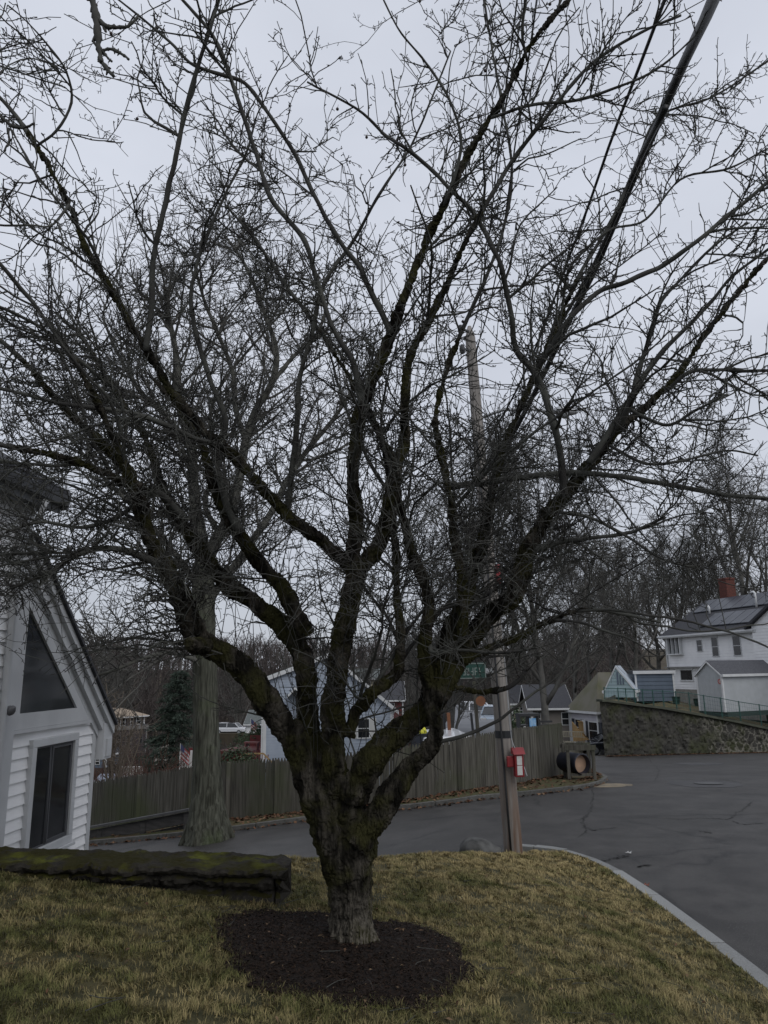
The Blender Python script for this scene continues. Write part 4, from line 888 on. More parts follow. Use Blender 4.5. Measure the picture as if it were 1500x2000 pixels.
# ------------------------------------------------------------------ near left cottage
def W(s, z, off=0.): return Vector((-3.75+.069*(s-9.7)+off, s-.069*off, z))
CT = empty('white_cottage', W(9.6, -.6), 0, 'white clapboard cottage at left with triangular window and steep roof edge', 'house'); C0 = CT.location.copy()
def LP(*a): return W(*a)-C0
def clap_near(zs, lo, hi, name, offs=0.):
    mb = MB()
    for a, b in zip(zs, zs[1:]):
        l0, l1, h0, h1 = lo(a), lo(b), hi(a), hi(b)
        if h0-l0 < .02: continue
        mb.poly([LP(l0, a, offs+.026), LP(h0, a, offs+.026), LP(max(h1, l1), b, offs+.003), LP(l1, b, offs+.003)]); mb.poly([LP(l0, a, offs), LP(h0, a, offs), LP(h0, a, offs+.026), LP(l0, a, offs+.026)])
    return mb
EX = .118; rake = lambda z: 9.55 if z < 1.98 else 9.55-(z-1.98)/.92
zs = [-.6+EX*i for i in range(40)]
mb = clap_near([z for z in zs if z < 3.85], lambda z: 7.6, rake, 'wall')
mb.poly([LP(7.6, -.6, 0), LP(9.55, -.6, 0), LP(9.55, 1.98, 0), LP(7.6, 4.1, 0)]); 
mb.poly([LP(9.55, -.6, 0), LP(9.55, -.6, -6), LP(9.55, 1.98, -6), LP(9.55, 1.98, 0)])
wl = mb.build('wall', white, CT); wl['label'] = 'white lapped siding of the steep gable end'
mb = MB(); mb.prism([LP(9.49, -.6, .0), LP(9.49, 1.95, .0), LP(9.49, 1.95, .028), LP(9.49, -.6, .028)], LP(9.58, 0, 0)-LP(9.49, 0, 0)); mb.prism([LP(9.552, -.6, -.09), LP(9.58, -.6, -.09), LP(9.58, -.6, .0), LP(9.552, -.6, .0)], (0, 0, 2.55)); mb.build('corner_board', trim, CT)
# rake trim and roof
mb = MB(); a, b = (9.83, 1.72), (7.56, 3.81)
def strip(z_in, z_out, o0, o1, m=mb):
    P = [LP(a[0], a[1]+z_in, o0), LP(b[0], b[1]+z_in, o0), LP(b[0], b[1]+z_out, o0), LP(a[0], a[1]+z_out, o0)]; m.prism(P, LP(0, 0, o1)-LP(0, 0, o0))
strip(-.02, .13, .0, .10); strip(.132, .235, .0, .15); strip(-.11, -.022, .0, .045)
mb.build('rake_board', trim, CT)
mb = MB(); strip(.238, .285, -6., .19, mb); mb.build('roof', asph_roof, CT)
mb = MB(); mb.box(-.02, .12, 0, .16, -.22, 0); o = mb.build('gutter', trim, CT); o.location = LP(9.66, 1.80, .02)
mb = MB(); mb.prism([LP(9.6, 1.55, .0), LP(9.84, 1.55, .0), LP(9.84, 1.98, .0), LP(9.6, 2.0, .0)], LP(0, 0, .12)-LP(0, 0, 0)); mb.build('eave_return', trim, CT)
# slider window
def frame(mb, s0, s1, z0, z1, w_, o0, o1):
    for (A, B, C_, D) in ((s0, s1, z1-w_, z1), (s0, s1, z0, z0+w_), (s0, s0+w_, z0+w_, z1-w_), (s1-w_, s1, z0+w_, z1-w_)):
        mb.prism([LP(A, C_, o0), LP(B, C_, o0), LP(B, D, o0), LP(A, D, o0)], LP(0, 0, o1)-LP(0, 0, o0))
mb = MB(); frame(mb, 8.04, 9.05, .70, 1.93, .085, .0, .07); mb.prism([LP(8.02, .665, .0), LP(9.08, .665, .0), LP(9.08, .70, .0), LP(8.02, .70, .0)], LP(0, 0, .10)-LP(0, 0, 0))
wf = mb.build('window', trim, CT, bevel=.006); mb = MB(); frame(mb, 8.127, 8.963, .787, 1.843, .018, .03, .042); frame(mb, 8.50, 8.93, .81, 1.82, .022, .03, .048); mb.prism([LP(8.46, .80, .03), LP(8.50, .80, .004), LP(8.50, 1.83, .004), LP(8.46, 1.83, .004)], LP(0, 0, .034)-LP(0, 0, .004)); mb.build('sash', mat('charcoal sash', (.07, .072, .078), .5), wf)
mb = MB(); mb.poly([LP(8.12, .78, .033), LP(8.97, .78, .033), LP(8.97, 1.85, .033), LP(8.12, 1.85, .033)]); mb.build('pane', glass, wf)
# triangular window
def tri(mb, A, B, C_, w_, o0, o1):
    cs = ((A[0]+B[0]+C_[0])/3, (A[1]+B[1]+C_[1])/3); I = [(p[0]+(cs[0]-p[0])*w_, p[1]+(cs[1]-p[1])*w_) for p in (A, B, C_)]; O = [A, B, C_]
    for i in range(3):
        j = (i+1) % 3; mb.prism([LP(*O[i], o0), LP(*O[j], o0), LP(*I[j], o0), LP(*I[i], o0)], LP(0, 0, o1)-LP(0, 0, o0))
    return I
mb = MB(); I = tri(mb, (7.56, 2.06), (9.30, 2.06), (7.56, 3.66), .30, .0, .062); tf = mb.build('window', trim, CT); tf['label'] = 'triangular window under the steep roof edge'
mb = MB(); mb.prism([LP(7.56, 2.02, .0), LP(9.33, 2.02, .0), LP(9.33, 2.058, .0), LP(7.56, 2.058, .0)], LP(0, 0, .07)-LP(0, 0, 0)); mb.build('sill', trim, tf)
mb = MB(); mb.poly([LP(*p, .034) for p in [(7.58, 2.10), (9.2, 2.10), (7.58, 3.60)]]); mb.build('pane', glass, tf)
# taller main block with corner post, eave, downspout and lamp
mb = clap_near([-.6+EX*i for i in range(43)], lambda z: 2.0, lambda z: 7.44, 'w', .06); mb.poly([LP(2, -.6, .06), LP(7.44, -.6, .06), LP(7.44, 4.4, .06), LP(2, 4.4, .06)]); mb.poly([LP(7.5, 1.9, .06), LP(7.5, 1.9, -4), LP(7.5, 4.45, -4), LP(7.5, 4.45, .06)]); w2 = mb.build('wall', white, CT); w2['label'] = 'white siding of the taller block at the left edge'
mb = MB(); mb.prism([LP(7.44, -.6, .0), LP(7.60, -.6, .0), LP(7.60, 4.4, .0), LP(7.44, 4.4, .0)], LP(0, 0, .10)-LP(0, 0, 0)); mb.build('corner_board', trim, CT, bevel=.006)
mb = MB(); mb.tube([LP(7.36, 4.42, .36), LP(7.36, 4.22, .30), LP(7.34, 4.10, .12), LP(7.34, 2.3, .12), LP(7.34, -.5, .12)], .036, 8); mb.build('downspout', trim, CT, smooth=True)
mb = MB(); mb.prism([LP(2, 4.42, .0), LP(2, 4.42, .26), LP(2, 4.44, .26), LP(2, 4.44, -.0)], LP(7.78, 0, 0)-LP(2, 0, 0)); mb.prism([LP(2, 4.36, .26), LP(2, 4.36, .28), LP(2, 4.56, .28), LP(2, 4.56, .26)], LP(7.80, 0, 0)-LP(2, 0, 0)); mb.prism([LP(7.78, 4.40, .0), LP(7.80, 4.40, .0), LP(7.80, 4.40, .36), LP(7.80, 4.62, .36), LP(7.78, 4.80, .0)], LP(0, 0, -3)-LP(0, 0, -3.0)+Vector((0, .02, 0))); mb.build('soffit', mat('soffit', (.17, .175, .18), .7, (.13, .135, .14), 3), CT)
mb = MB(); mb.prism([LP(2, 4.44, .283), LP(2, 4.44, .36), LP(2, 4.55, .38), LP(2, 4.55, .283)], LP(7.82, 0, 0)-LP(2, 0, 0)); mb.build('gutter', mat('dark gutter', (.07, .073, .078), .5), CT)
mb = MB(); mb.prism([LP(2, 4.57, .34), LP(2, 4.62, .34), LP(2, 7.2, -4.), LP(2, 7.1, -4.)], LP(7.9, 0, 0)-LP(2, 0, 0)); r1 = mb.build('roof', asph_roof, CT)
lc = LP(7.40, 2.29, .07); mb = MB(); nrm = (LP(0, 0, 1)-LP(0, 0, 0)).normalized()
mb.tube([lc, lc+nrm*.02, lc+nrm*.05, lc+nrm*.08], [.05, .05, .022, .03], 14); mb.tube([lc+nrm*.07, lc+nrm*.08+Vector((0, 0, -.01)), lc+nrm*.105+Vector((0, 0, -.025)), lc+nrm*.12+Vector((0, 0, -.03))], [.035, .05, .052, .035], 14); mb.build('wall_lamp', mat('grey lamp housing', (.10, .10, .105), .4), CT, smooth=True)
# ------------------------------------------------------------------ mossy garden wall
def moss_mat():
    m = bpy.data.materials.new('mossy wall stone'); m.use_nodes = True; nt = m.node_tree; L = nt.links; b = nt.nodes['Principled BSDF']; b.inputs['Roughness'].default_value = .97; b.inputs['Specular IOR Level'].default_value = .1
    tc = N_(nt, 'ShaderNodeTexCoord'); n = N_(nt, 'ShaderNodeTexNoise', Scale=4.5, Detail=8.); L.new(tc.outputs['Object'], n.inputs['Vector'])
    g_ = N_(nt, 'ShaderNodeNewGeometry'); sx = N_(nt, 'ShaderNodeSeparateXYZ'); L.new(g_.outputs['Normal'], sx.inputs[0])
    rz = N_(nt, 'ShaderNodeMapRange'); rz.inputs[1].default_value = .2; rz.inputs[2].default_value = .8; rz.inputs[3].default_value = -.28; rz.inputs[4].default_value = .06; L.new(sx.outputs[2], rz.inputs[0])
    ad = N_(nt, 'ShaderNodeMath', operation='ADD'); L.new(n.outputs[0], ad.inputs[0]); L.new(rz.outputs[0], ad.inputs[1]); r = N_(nt, 'ShaderNodeMapRange'); r.inputs[1].default_value = .46; r.inputs[2].default_value = .56; L.new(ad.outputs[0], r.inputs[0])
    n2 = N_(nt, 'ShaderNodeTexNoise', Scale=18., Detail=8.); L.new(tc.outputs['Object'], n2.inputs['Vector']); cs = N_(nt, 'ShaderNodeMix', data_type='RGBA'); cs.inputs[6].default_value = (.010, .009, .008, 1); cs.inputs[7].default_value = (.075, .068, .057, 1); L.new(n2.outputs[0], cs.inputs[0])
    n3 = N_(nt, 'ShaderNodeTexNoise', Scale=2.4, Detail=6.); L.new(tc.outputs['Object'], n3.inputs['Vector']); r3 = N_(nt, 'ShaderNodeMapRange'); r3.inputs[1].default_value = .52; r3.inputs[2].default_value = .66; L.new(n3.outputs[0], r3.inputs[0])
    cm = N_(nt, 'ShaderNodeMix', data_type='RGBA'); cm.inputs[6].default_value = (.036, .033, .012, 1); cm.inputs[7].default_value = (.105, .11, .02, 1); L.new(r3.outputs[0], cm.inputs[0])
    mx = N_(nt, 'ShaderNodeMix', data_type='RGBA'); L.new(r.outputs[0], mx.inputs[0]); L.new(cs.outputs[2], mx.inputs[6]); L.new(cm.outputs[2], mx.inputs[7]); L.new(mx.outputs[2], b.inputs['Base Color'])
    bp = N_(nt, 'ShaderNodeBump', Strength=1., Distance=.02); L.new(n2.outputs[0], bp.inputs['Height']); L.new(bp.outputs[0], b.inputs['Normal']); return m
mossw = moss_mat()
def garden_wall():
    RB = random.Random(12); cuts = [[-5.6], [-5.6]]; offs = [[], []]
    for c_, o_ in zip(cuts, offs):
        while c_[-1] < -.5: c_.append(c_[-1]+RB.uniform(.22, .75)); o_.append(RB.uniform(-.03, .03))
    def blk(ci, x):
        for a, b, o in zip(cuts[ci], cuts[ci][1:], offs[ci]):
            if x < b: return o, min(x-a, b-x)
        return 0, 1
    tl = at(0, 1684, 6.45); tr = at(556, 1697, 6.47); x0, x1 = -5.4, tr.x; n = 620; V = []; Fq = []
    prof = [(.05, -.9), (.05, -.6), (.05, -.42), (.045, -.36), (.02, -.33), (.02, -.28), (.03, -.22), (.07, -.195), (.07, -.175), (.03, -.155), (.005, -.13), (-.01, -.10), (.02, -.082), (.025, -.072), (-.02, -.055), (-.035, -.03), (-.02, -.006), (.02, .0), (.06, .002), (.11, .002), (.17, .0), (.23, .002), (.29, .0), (.35, .002), (.41, .0), (.47, .002), (.52, -.01), (.54, -.04), (.53, -.3), (.53, -.9)]
    for i in range(n+1):
        x = x0+(x1-x0)*i/n; t = (x-tl.x)/(tr.x-tl.x); z = tl.z+(tr.z-tl.z)*t; bl = max(0, 1-abs(((x*1.1+.3) % 1)-.0)/.02) if False else 0
        jt = min(abs(((x+.12)/.62) % 1), abs(1-((x+.12)/.62) % 1)); gap = .03*max(0, 1-jt*.62/.02)
        for k, (dy, dz) in enumerate(prof):
            q = Vector((x*4, (6.45+dy)*4, dz*5)); q2 = Vector((x*1.5, 0, dz*9)); o = noise.noise(q2)*.03+noise.noise(q*1.7)*.03+noise.noise(q*4.1)*.022+noise.noise(q*9)*.013; top = 17 <= k <= 26
            ci = 0 if k < 5 else 1; bo, be = blk(ci, x); g2 = (.035*max(0, 1-be/.022)+bo) if k < 13 else 0; edge = .03*noise.noise(Vector((x*7, 0, 2)))+.02*noise.noise(Vector((x*19, 0, 2))) if 13 <= k <= 18 else 0
            yy = 6.45+dy+(edge if top else o*.9+g2+edge); zz = z+dz+((noise.noise(Vector((x*3, dy*4, 4)))*.022+noise.noise(Vector((x*9, dy*9, 4)))*.016+noise.noise(Vector((x*26, dy*26, 4)))*.009) if k >= 14 else o*.5)
            tail = max(0, 1-(n-i)/14.); V.append((x+tail*(noise.noise(Vector((dy*9, dz*11, 3)))*.07+noise.noise(Vector((dy*25, dz*25, 3)))*.03-(.04 if k < 13 else 0)), yy, zz-tail*.02))
    m_ = len(prof)
    for i in range(n):
        for k in range(m_-1): a = i*m_+k; Fq.append((a, a+m_, a+m_+1, a+1))
    mb = MB(); mb.v = V; mb.f = Fq; mb.f.append(tuple(n*m_+k for k in range(m_))); mb.f.append(tuple(k for k in range(m_-1, -1, -1)))
    o = mb.build('garden_wall', mossw); tag(o, 'low dark stone wall capped with green moss at the left of the lawn', 'wall')
garden_wall()
# boulder at the crest by the pole
bp_ = at(936, 1664, 10.45); mb = MB(); mb.tube([(0, 0, -.15), (0, 0, -.02), (0, 0, .08), (.01, 0, .15), (.02, 0, .185), (.02, 0, .20)], [.26, .33, .32, .24, .17, .05], 26, jit=.16, seed=3)
o = mb.build('boulder', boulderm, smooth=True); o.location = bp_+Vector((0, 0, -.02)); o.scale = (.88, .8, .92); tag(o, 'round grey boulder with dark base on the grass beside the utility pole', 'boulder')
# ------------------------------------------------------------------ utility pole and what hangs on it
PB = at(1003, 1664, 10.62); PT = at(917, 642, 10.9); ax = (PT-PB)
UP = empty('utility_pole', PB, 0, 'leaning weathered wooden utility pole at the lawn corner with a dark conduit', 'pole')
mb = MB(); n = 40; mb.tube([ax*(-.02+1.0*i/n) for i in range(n+1)]+[ax*1.005], [.128-.046*i/n for i in range(n+1)]+[.03], 22, jit=.02); mb.build('pole', polew, UP, smooth=True)
mb = MB(); mb.tube([ax*t+Vector((-.052+.01*t, -.125+.04*t, 0)) for t in [0, .1, .2, .35, .5, .62, .75]], .014, 7); mb.build('conduit', black, UP, smooth=True)
mb = MB(); mb.tube([ax*t+Vector((.10-.02*t, -.085+.03*t, 0)) for t in [.16, .3, .45, .6, .8]], .005, 5); mb.build('ground_wire', galv, UP)
mb = MB(); mb.tube([ax*.195+Vector((0, 0, -.05)), ax*.195+Vector((0, 0, .05))], .126, 16); mb.build('tag_band', darkm, UP)
def onpole(y):   # point on the pole axis at photo height y
    return PB+ax*((1664-y)/(1664-642.))
# spool bracket and insulators near the top
mb = MB()
for yy in (700, 655): mb = MB(); c = onpole(yy)-PB; mb.bar(c+Vector((-.03, -.10, 0)), c+Vector((-.17, -.16, .02)), .03); mb.tube([c+Vector((-.17, -.16, -.07)), c+Vector((-.17, -.16, -.02)), c+Vector((-.17, -.16, .02)), c+Vector((-.17, -.16, .08))], [.03, .048, .048, .03], 10); mb.build('insulator', darkm, UP)
# reddish marker on the pole
mb = MB(); c = onpole(1170)-PB+Vector((.10, -.10, 0)); mb.box(c.x-.035, c.x+.035, c.y-.02, c.y+.02, c.z-.14, c.z+.14); mb.build('marker', redp, UP, bevel=.01)
# fire alarm box
fb = at(1013, 1491, 10.45); FA = empty('fire_alarm_box', fb, .12, 'red fire alarm box with pitched lid and white panel hanging on the pole', 'alarm box'); FA.scale = (.85, .85, .80)
mb = MB(); mb.box(-.075, .075, -.05, .07, -.22, .16); mb.box(-.19, -.076, 0., .05, -.06, .12); mb.build('case', redp, FA, bevel=.012)
mb = MB(); mb.prism([(-.10, -.085, .155), (-.10, .09, .155), (-.10, .09, .255), (-.10, .02, .262)], (.20, 0, 0)); mb.build('lid', redp, FA, bevel=.008)
mb = MB(); mb.box(-.042, .042, -.056, -.051, -.185, -.032); mb.box(-.042, .042, -.056, -.051, -.02, .125); mb.build('panel', whitep, FA)
mb = MB(); mb.tube([(.08, -.02, -.05), (.095, -.03, -.12), (.115, -.03, -.2), (.10, -.03, -.215)], [.006, .008, .016, .012], 6); mb.build('pull_handle', galv, FA, smooth=True)
mb = MB(); mb.tube([(-.05, .0, .25), (-.09, .03, .4), (-.115, .03, .8), (-.125, .03, 1.3)], .006, 5); mb.build('cable', galv, FA)
# street name sign (lettering unreadable behind the twigs)
sg = at(952, 1312, 10.55); SG = empty('street_sign', sg, .10, 'green street name sign with white border fixed to the left of the pole', 'sign')
mb = MB(); mb.box(-.64, -.02, -.012, .012, -.10, .13); mb.build('blade', signg, SG, bevel=.004)
mb = MB(); mb.box(-.63, -.03, -.0155, -.0125, .112, .121); mb.box(-.63, -.03, -.0155, -.0125, -.09, -.081); mb.box(-.63, -.621, -.0155, -.0125, -.081, .112); mb.box(-.039, -.03, -.0155, -.0125, -.081, .112); mb.build('border', dimw, SG)
mb = MB(); R2 = random.Random(8); x = -.58
while x < -.12:
    w_ = R2.choice([.035, .045]); 
    for q in R2.sample([(0, .010, -.045, .06), (w_-.010, w_, -.045, .06), (.010, w_-.010, .05, .06), (.010, w_-.010, -.045, -.035), (.010, w_-.010, .002, .012)], 3): mb.box(x+q[0], x+q[1], -.0155, -.0125, q[2], q[3])
    x += w_+.018
mb.build('lettering', dimw, SG); mb = MB(); mb.box(-.03, .08, -.02, .02, -.02, .05); mb.build('bracket', galv, SG)
# lamp on its arm
LA = onpole(845); SL = empty('street_lamp', LA, 0, 'grey cobra head street lamp on a thin arm right of the pole', 'street lamp')
e = at(1078, 804, 11.0)-LA; mb = MB(); mb.tube([Vector((.05, 0, 0)), Vector((.05, 0, 0)).lerp(e, .3)+Vector((0, 0, .10)), Vector((0, 0, 0)).lerp(e, .65)+Vector((0, 0, .09)), e], .024, 8); mb.build('arm', galv, SL, smooth=True)
mb = MB(); hd = e; mb.tube([hd+Vector((-.02, 0, 0)), hd+Vector((.06, 0, .01)), hd+Vector((.16, 0, .02)), hd+Vector((.28, 0, .0)), hd+Vector((.37, 0, -.01)), hd+Vector((.42, 0, -.015))], [.03, .06, .085, .075, .05, .02], 12); o = mb.build('lamp_head', galv, SL, smooth=True)
mb = MB(); mb.tube([hd+Vector((.20, 0, -.02)), hd+Vector((.20, 0, -.075)), hd+Vector((.20, 0, -.115))], [.085, .075, .03], 12); o = mb.build('lens', mat('frosted lamp lens', (.34, .36, .37), .25), SL, smooth=True)
mb = MB(); mb.tube([hd+Vector((.14, 0, .09)), hd+Vector((.14, 0, .13))], .025, 8); mb.build('photocell', darkm, SL)
# overhead cables: each runs from the pole towards a pole behind the photographer
def wire(label, px, Y0, Y1, d0, d1, name='overhead_cable', n=24, group='overhead cables from the leaning pole'):
    L = len(px); P = [tuple(at(x, y, Y1+(Y0-Y1)*(i/(L-1))**1.0)) for i, (x, y) in enumerate(px)]; Q = spline(P, n); mb = MB()
    mb.tube([Vector(q) for q in Q], [d0+(d1-d0)*i/(n-1) for i in range(n)], 8); o = mb.build(name, black, smooth=True); return tag(o, label, 'cable', group)
wire('thick black bundled cable crossing the upper right sky, widest of the overhead lines', [(1422, -80), (1385, 20), (1335, 125), (1275, 262), (1215, 400), (1160, 530), (1105, 640), (1055, 745), (1000, 850), (940, 935)], 10.75, 3.0, .042, .034)
wire('second black cable twisted close along the lower half of the thick bundle', [(1300, 210), (1245, 320), (1195, 440), (1148, 540), (1085, 650), (1040, 750), (990, 850), (938, 925)], 10.75, 4.4, .024, .018)
wire('thin black cable left of the thick bundle, crossing into the upper right', [(1330, -90), (1298, 0), (1245, 140), (1195, 270), (1150, 400), (1105, 520), (1062, 640), (1010, 760), (965, 840), (935, 890)], 10.75, 3.8, .016, .013)
wire('slender service wire rising almost straight above the pole, right one of the pair', [(1056, -60), (1047, 10), (1030, 130), (1008, 270), (990, 400), (972, 520), (950, 620), (925, 700)], 10.7, 4.6, .010, .009)
wire('slender service wire rising almost straight above the pole, left one of the pair', [(1016, -60), (1010, 0), (992, 140), (975, 280), (962, 400), (948, 520), (930, 620), (915, 658)], 10.7, 5.2, .009, .009)
def farwire(label, a, b, Ya, Yb, sag=.6):
    A, B = at(*a, Ya), at(*b, Yb); mb = MB(); mb.tube([A.lerp(B, t)+Vector((0, 0, -4*sag*t*(1-t))) for t in np.linspace(0, 1, 20)], .012, 5); o = mb.build('overhead_cable', black); tag(o, label, 'cable', 'distant lines over the right hand street')
farwire('thin distant line sloping down right over the bare trees, uppermost of four', (930, 820), (1560, 915), 11, 26)
farwire('thin distant line crossing the right hand treetops, second from the top', (1100, 985), (1560, 1005), 45, 50)
farwire('thin distant line crossing the right hand treetops, third from the top', (1090, 1010), (1560, 1035), 45, 50)
farwire('thin distant line over the chimney, lowest of four', (1080, 1060), (1560, 1075), 45, 50)
# ------------------------------------------------------------------ stockade fence
def onfence(px, py):
    Y = 20.
    for _ in range(30): p = at(px, py, Y); Y = .5*Y+.5*fence_y(p.x)
    return at(px, py, Y)
TOPS = [onfence(*q) for q in [(100, 1540), (172, 1527), (300, 1508), (370, 1497), (440, 1487), (540, 1481), (650, 1473), (760, 1462), (830, 1450), (900, 1438), (980, 1427)]]+[onfence(988, 1424), onfence(1092, 1413)]
def top_z(x):
    T = TOPS
    if x <= T[0].x: return T[0].z-.1*(T[0].x-x)*.5
    for a, b in zip(T, T[1:]):
        if x <= b.x: return a.z+(b.z-a.z)*(x-a.x)/(b.x-a.x+1e-9)
    return T[-1].z
SF = empty('stockade_fence', (0, 18.6, -.6), 0, 'weathered stockade picket fence running along the far side of the road', 'fence'); S0 = SF.location.copy()
fp = []; 
for a, b in zip(FENCE, FENCE[1:]):
    L = math.dist(a, b); n = max(1, round(L/2.3))
    for i in range(n): fp.append((a[0]+(b[0]-a[0])*i/n, a[1]+(b[1]-a[1])*i/n))
fp.append(FENCE[-1]); R2 = random.Random(4)
for q, (a, b) in enumerate(zip(fp, fp[1:])):
    A = Vector((*a, 0)); B = Vector((*b, 0)); t = (B-A).normalized(); nn = Vector((t.y, -t.x, 0)); L = (B-A).length; mb = MB(); n = int(L/.078); w_ = L/n
    for i in range(n):
        c = A+t*(w_*(i+.5)); zt = top_z(c.x)+R2.uniform(-.012, .012)-S0.z; zb = roadz(c.x, c.y)+.06+R2.uniform(0, .03)-S0.z; h = w_*.475; o_ = nn*R2.uniform(-.004, .008); lean = t*R2.gauss(0, .004)
        c0 = Vector((c.x, c.y, 0))-Vector((S0.x, S0.y, 0))+o_
        pts = [c0-t*h+Vector((0, 0, zb)), c0+t*h+Vector((0, 0, zb)), c0+t*h+lean+Vector((0, 0, zt-.095)), c0+t*.012+lean+Vector((0, 0, zt)), c0-t*.012+lean+Vector((0, 0, zt)), c0-t*h+lean+Vector((0, 0, zt-.095))]
        mb.prism(pts, -nn*.02)
    for k in (.25, .8):
        z0 = (roadz(*a)+top_z(a[0])*0)+k*(top_z(a[0])-roadz(*a))-S0.z; z1 = roadz(*b)+k*(top_z(b[0])-roadz(*b))-S0.z
        P0 = A-Vector((S0.x, S0.y, 0))-nn*.045+Vector((0, 0, z0)); P1 = B-Vector((S0.x, S0.y, 0))-nn*.045+Vector((0, 0, z1)); mb.bar(P0, P1, .04, .08)
    mb.build('picket_panel', fencew, SF)
for q, a in enumerate(fp):
    z0 = roadz(*a)-.1-S0.z; z1 = top_z(a[0])-.03-S0.z+(.04 if q == len(fp)-1 else 0); mb = MB(); x, y = a[0]-S0.x, a[1]-S0.y; mb.box(x-.055, x+.055, y-.03, y+.08, z0, z1); mb.build('post', fencew, SF, bevel=.008)
# dark timber guard wall left of the oak
TG = empty('timber_guard_wall', (-6.5, 18.9, -1.3), 0, 'dark timber guard rail and boarding in front of the fence left of the oak', 'wall'); g0 = TG.location.copy(); dk = mat('dark creosoted timber', (.030, .029, .028), .85, (.055, .052, .05), 5, stretch=(.3, 3, 3))
def tpt(px, py): return at(px, py, 19.3-.9*(px-100)/280.)-g0
mb = MB(); A, B = tpt(95, 1648), tpt(372, 1596); mb.bar(A, B, .06, .26); mb.build('rail', dk, TG, bevel=.01)
mb = MB(); A, B = tpt(95, 1630)+Vector((0, -.05, 0)), tpt(372, 1580)+Vector((0, -.05, 0)); mb.bar(A, B, .16, .05); mb.build('cap_board', mat('grey cap timber', (.075, .075, .075), .8, (.05, .05, .05), 5), TG)
mb = MB(); A, B = tpt(95, 1690)+Vector((0, .08, -.12)), tpt(372, 1632)+Vector((0, .08, -.12)); mb.bar(A, B, .04, .75); mb.build('boarding', dk, TG)
for k in range(4):
    c = tpt(110+k*85, 1650-k*16)+Vector((0, -.07, 0)); mb = MB(); mb.box(c.x-.06, c.x+.06, c.y, c.y+.1, c.z-.5, c.z+.15); mb.build('post', dk, TG)
# ------------------------------------------------------------------ barrel in a timber stand
sp = on(1137, 1523, vergez); ST = empty('timber_stand', sp, -.06, 'small weathered timber frame holding a barrel at the street corner', 'stand'); sw = .355
for x in (-sw, sw):
    for y in (0, .62): mb = MB(); mb.box(x-.045, x+.045, y-.045, y+.045, -.1, .93 if x < 0 else .90); mb.build('leg', fencew, ST, bevel=.006)
mb = MB(); mb.box(-sw-.1, sw+.08, -.075, -.047, .80, .945); mb.box(-sw-.1, sw+.08, .67, .698, .80, .945); mb.build('top_rail', fencew, ST); mb = MB(); mb.box(-sw+.05, sw-.05, -.03, .03, .10, .17); mb.box(-sw+.05, sw-.05, .59, .65, .10, .17); mb.build('bearer', fencew, ST)
BR = empty('barrel', sp+Vector((.02, .02, .42)), .42, 'dark blue barrel lying on its side in the timber frame, peach coloured lid end', 'barrel'); mb = MB(); mb.tube([(0, y, 0) for y in (-.04, 0, .02, .25, .27, .5, .52, .78, .82)], [.275, .285, .278, .285, .275, .285, .275, .275, .26], 28, cap=False); mb.build('body', navy, BR, smooth=True)
mb = MB(); mb.tube([(.0, .10, 0), (0, .105, 0)], .235, 28); mb.build('end', peach, BR); mb = MB(); mb.tube([(0, -.045, 0), (0, -.02, 0), (0, 0, 0)], [.262, .295, .285], 28, cap=False); mb.tube([(0, -.045, 0), (0, .0, 0), (0, .11, 0)], [.262, .25, .235], 28, cap=False); mb.build('rim', navy, BR, smooth=True)
# manhole cover
mp_ = on(1384, 1531, roadz); mb = MB()
for i, (r1, r2, z) in enumerate([(0, .30, .010), (.31, .37, .012)]):
    N = 32
    for k in range(N):
        a, b = 2*math.pi*k/N, 2*math.pi*(k+1)/N
        if r1 == 0: mb.poly([(0, 0, z), (r2*math.cos(a), r2*math.sin(a), z), (r2*math.cos(b), r2*math.sin(b), z)])
        else: mb.poly([(r1*math.cos(a), r1*math.sin(a), z), (r2*math.cos(a), r2*math.sin(a), z), (r2*math.cos(b), r2*math.sin(b), z), (r1*math.cos(b), r1*math.sin(b), z)])
o = mb.build('manhole_cover', mat('worn iron', (.10, .10, .10), .6, (.07, .07, .07), 30, metal=.4)); o.location = mp_+Vector((0, 0, .012)); o.rotation_euler = (-.055, 0, 0); tag(o, 'round iron manhole cover set in a dark patch of the road at right', 'manhole cover')
def disc_patch(px, py, rx, ry, name, col, dz, seed):
    c = on(px, py, roadz); P = []
    for k in range(40): a = 2*math.pi*k/40; r = 1+.22*noise.noise(Vector((math.cos(a)*2, math.sin(a)*2, seed))); P.append((c.x+rx*r*math.cos(a), c.y+ry*r*math.sin(a)))
    sheet(name, P, roadz, col, .35, dz=dz)
disc_patch(1378, 1531, .95, 1.0, 'road', mat('dark patch', (.040, .040, .042), .8, (.055, .055, .056), 3), .005, 2)
disc_patch(1365, 1492, .9, .9, 'road', mat('dark patch', (.04, .04, .04), .8), .005, 4)
disc_patch(1182, 1534, .75, .55, 'road', mat('sand spill', (.22, .18, .12), .95, (.12, .105, .08), 5), .005, 6)
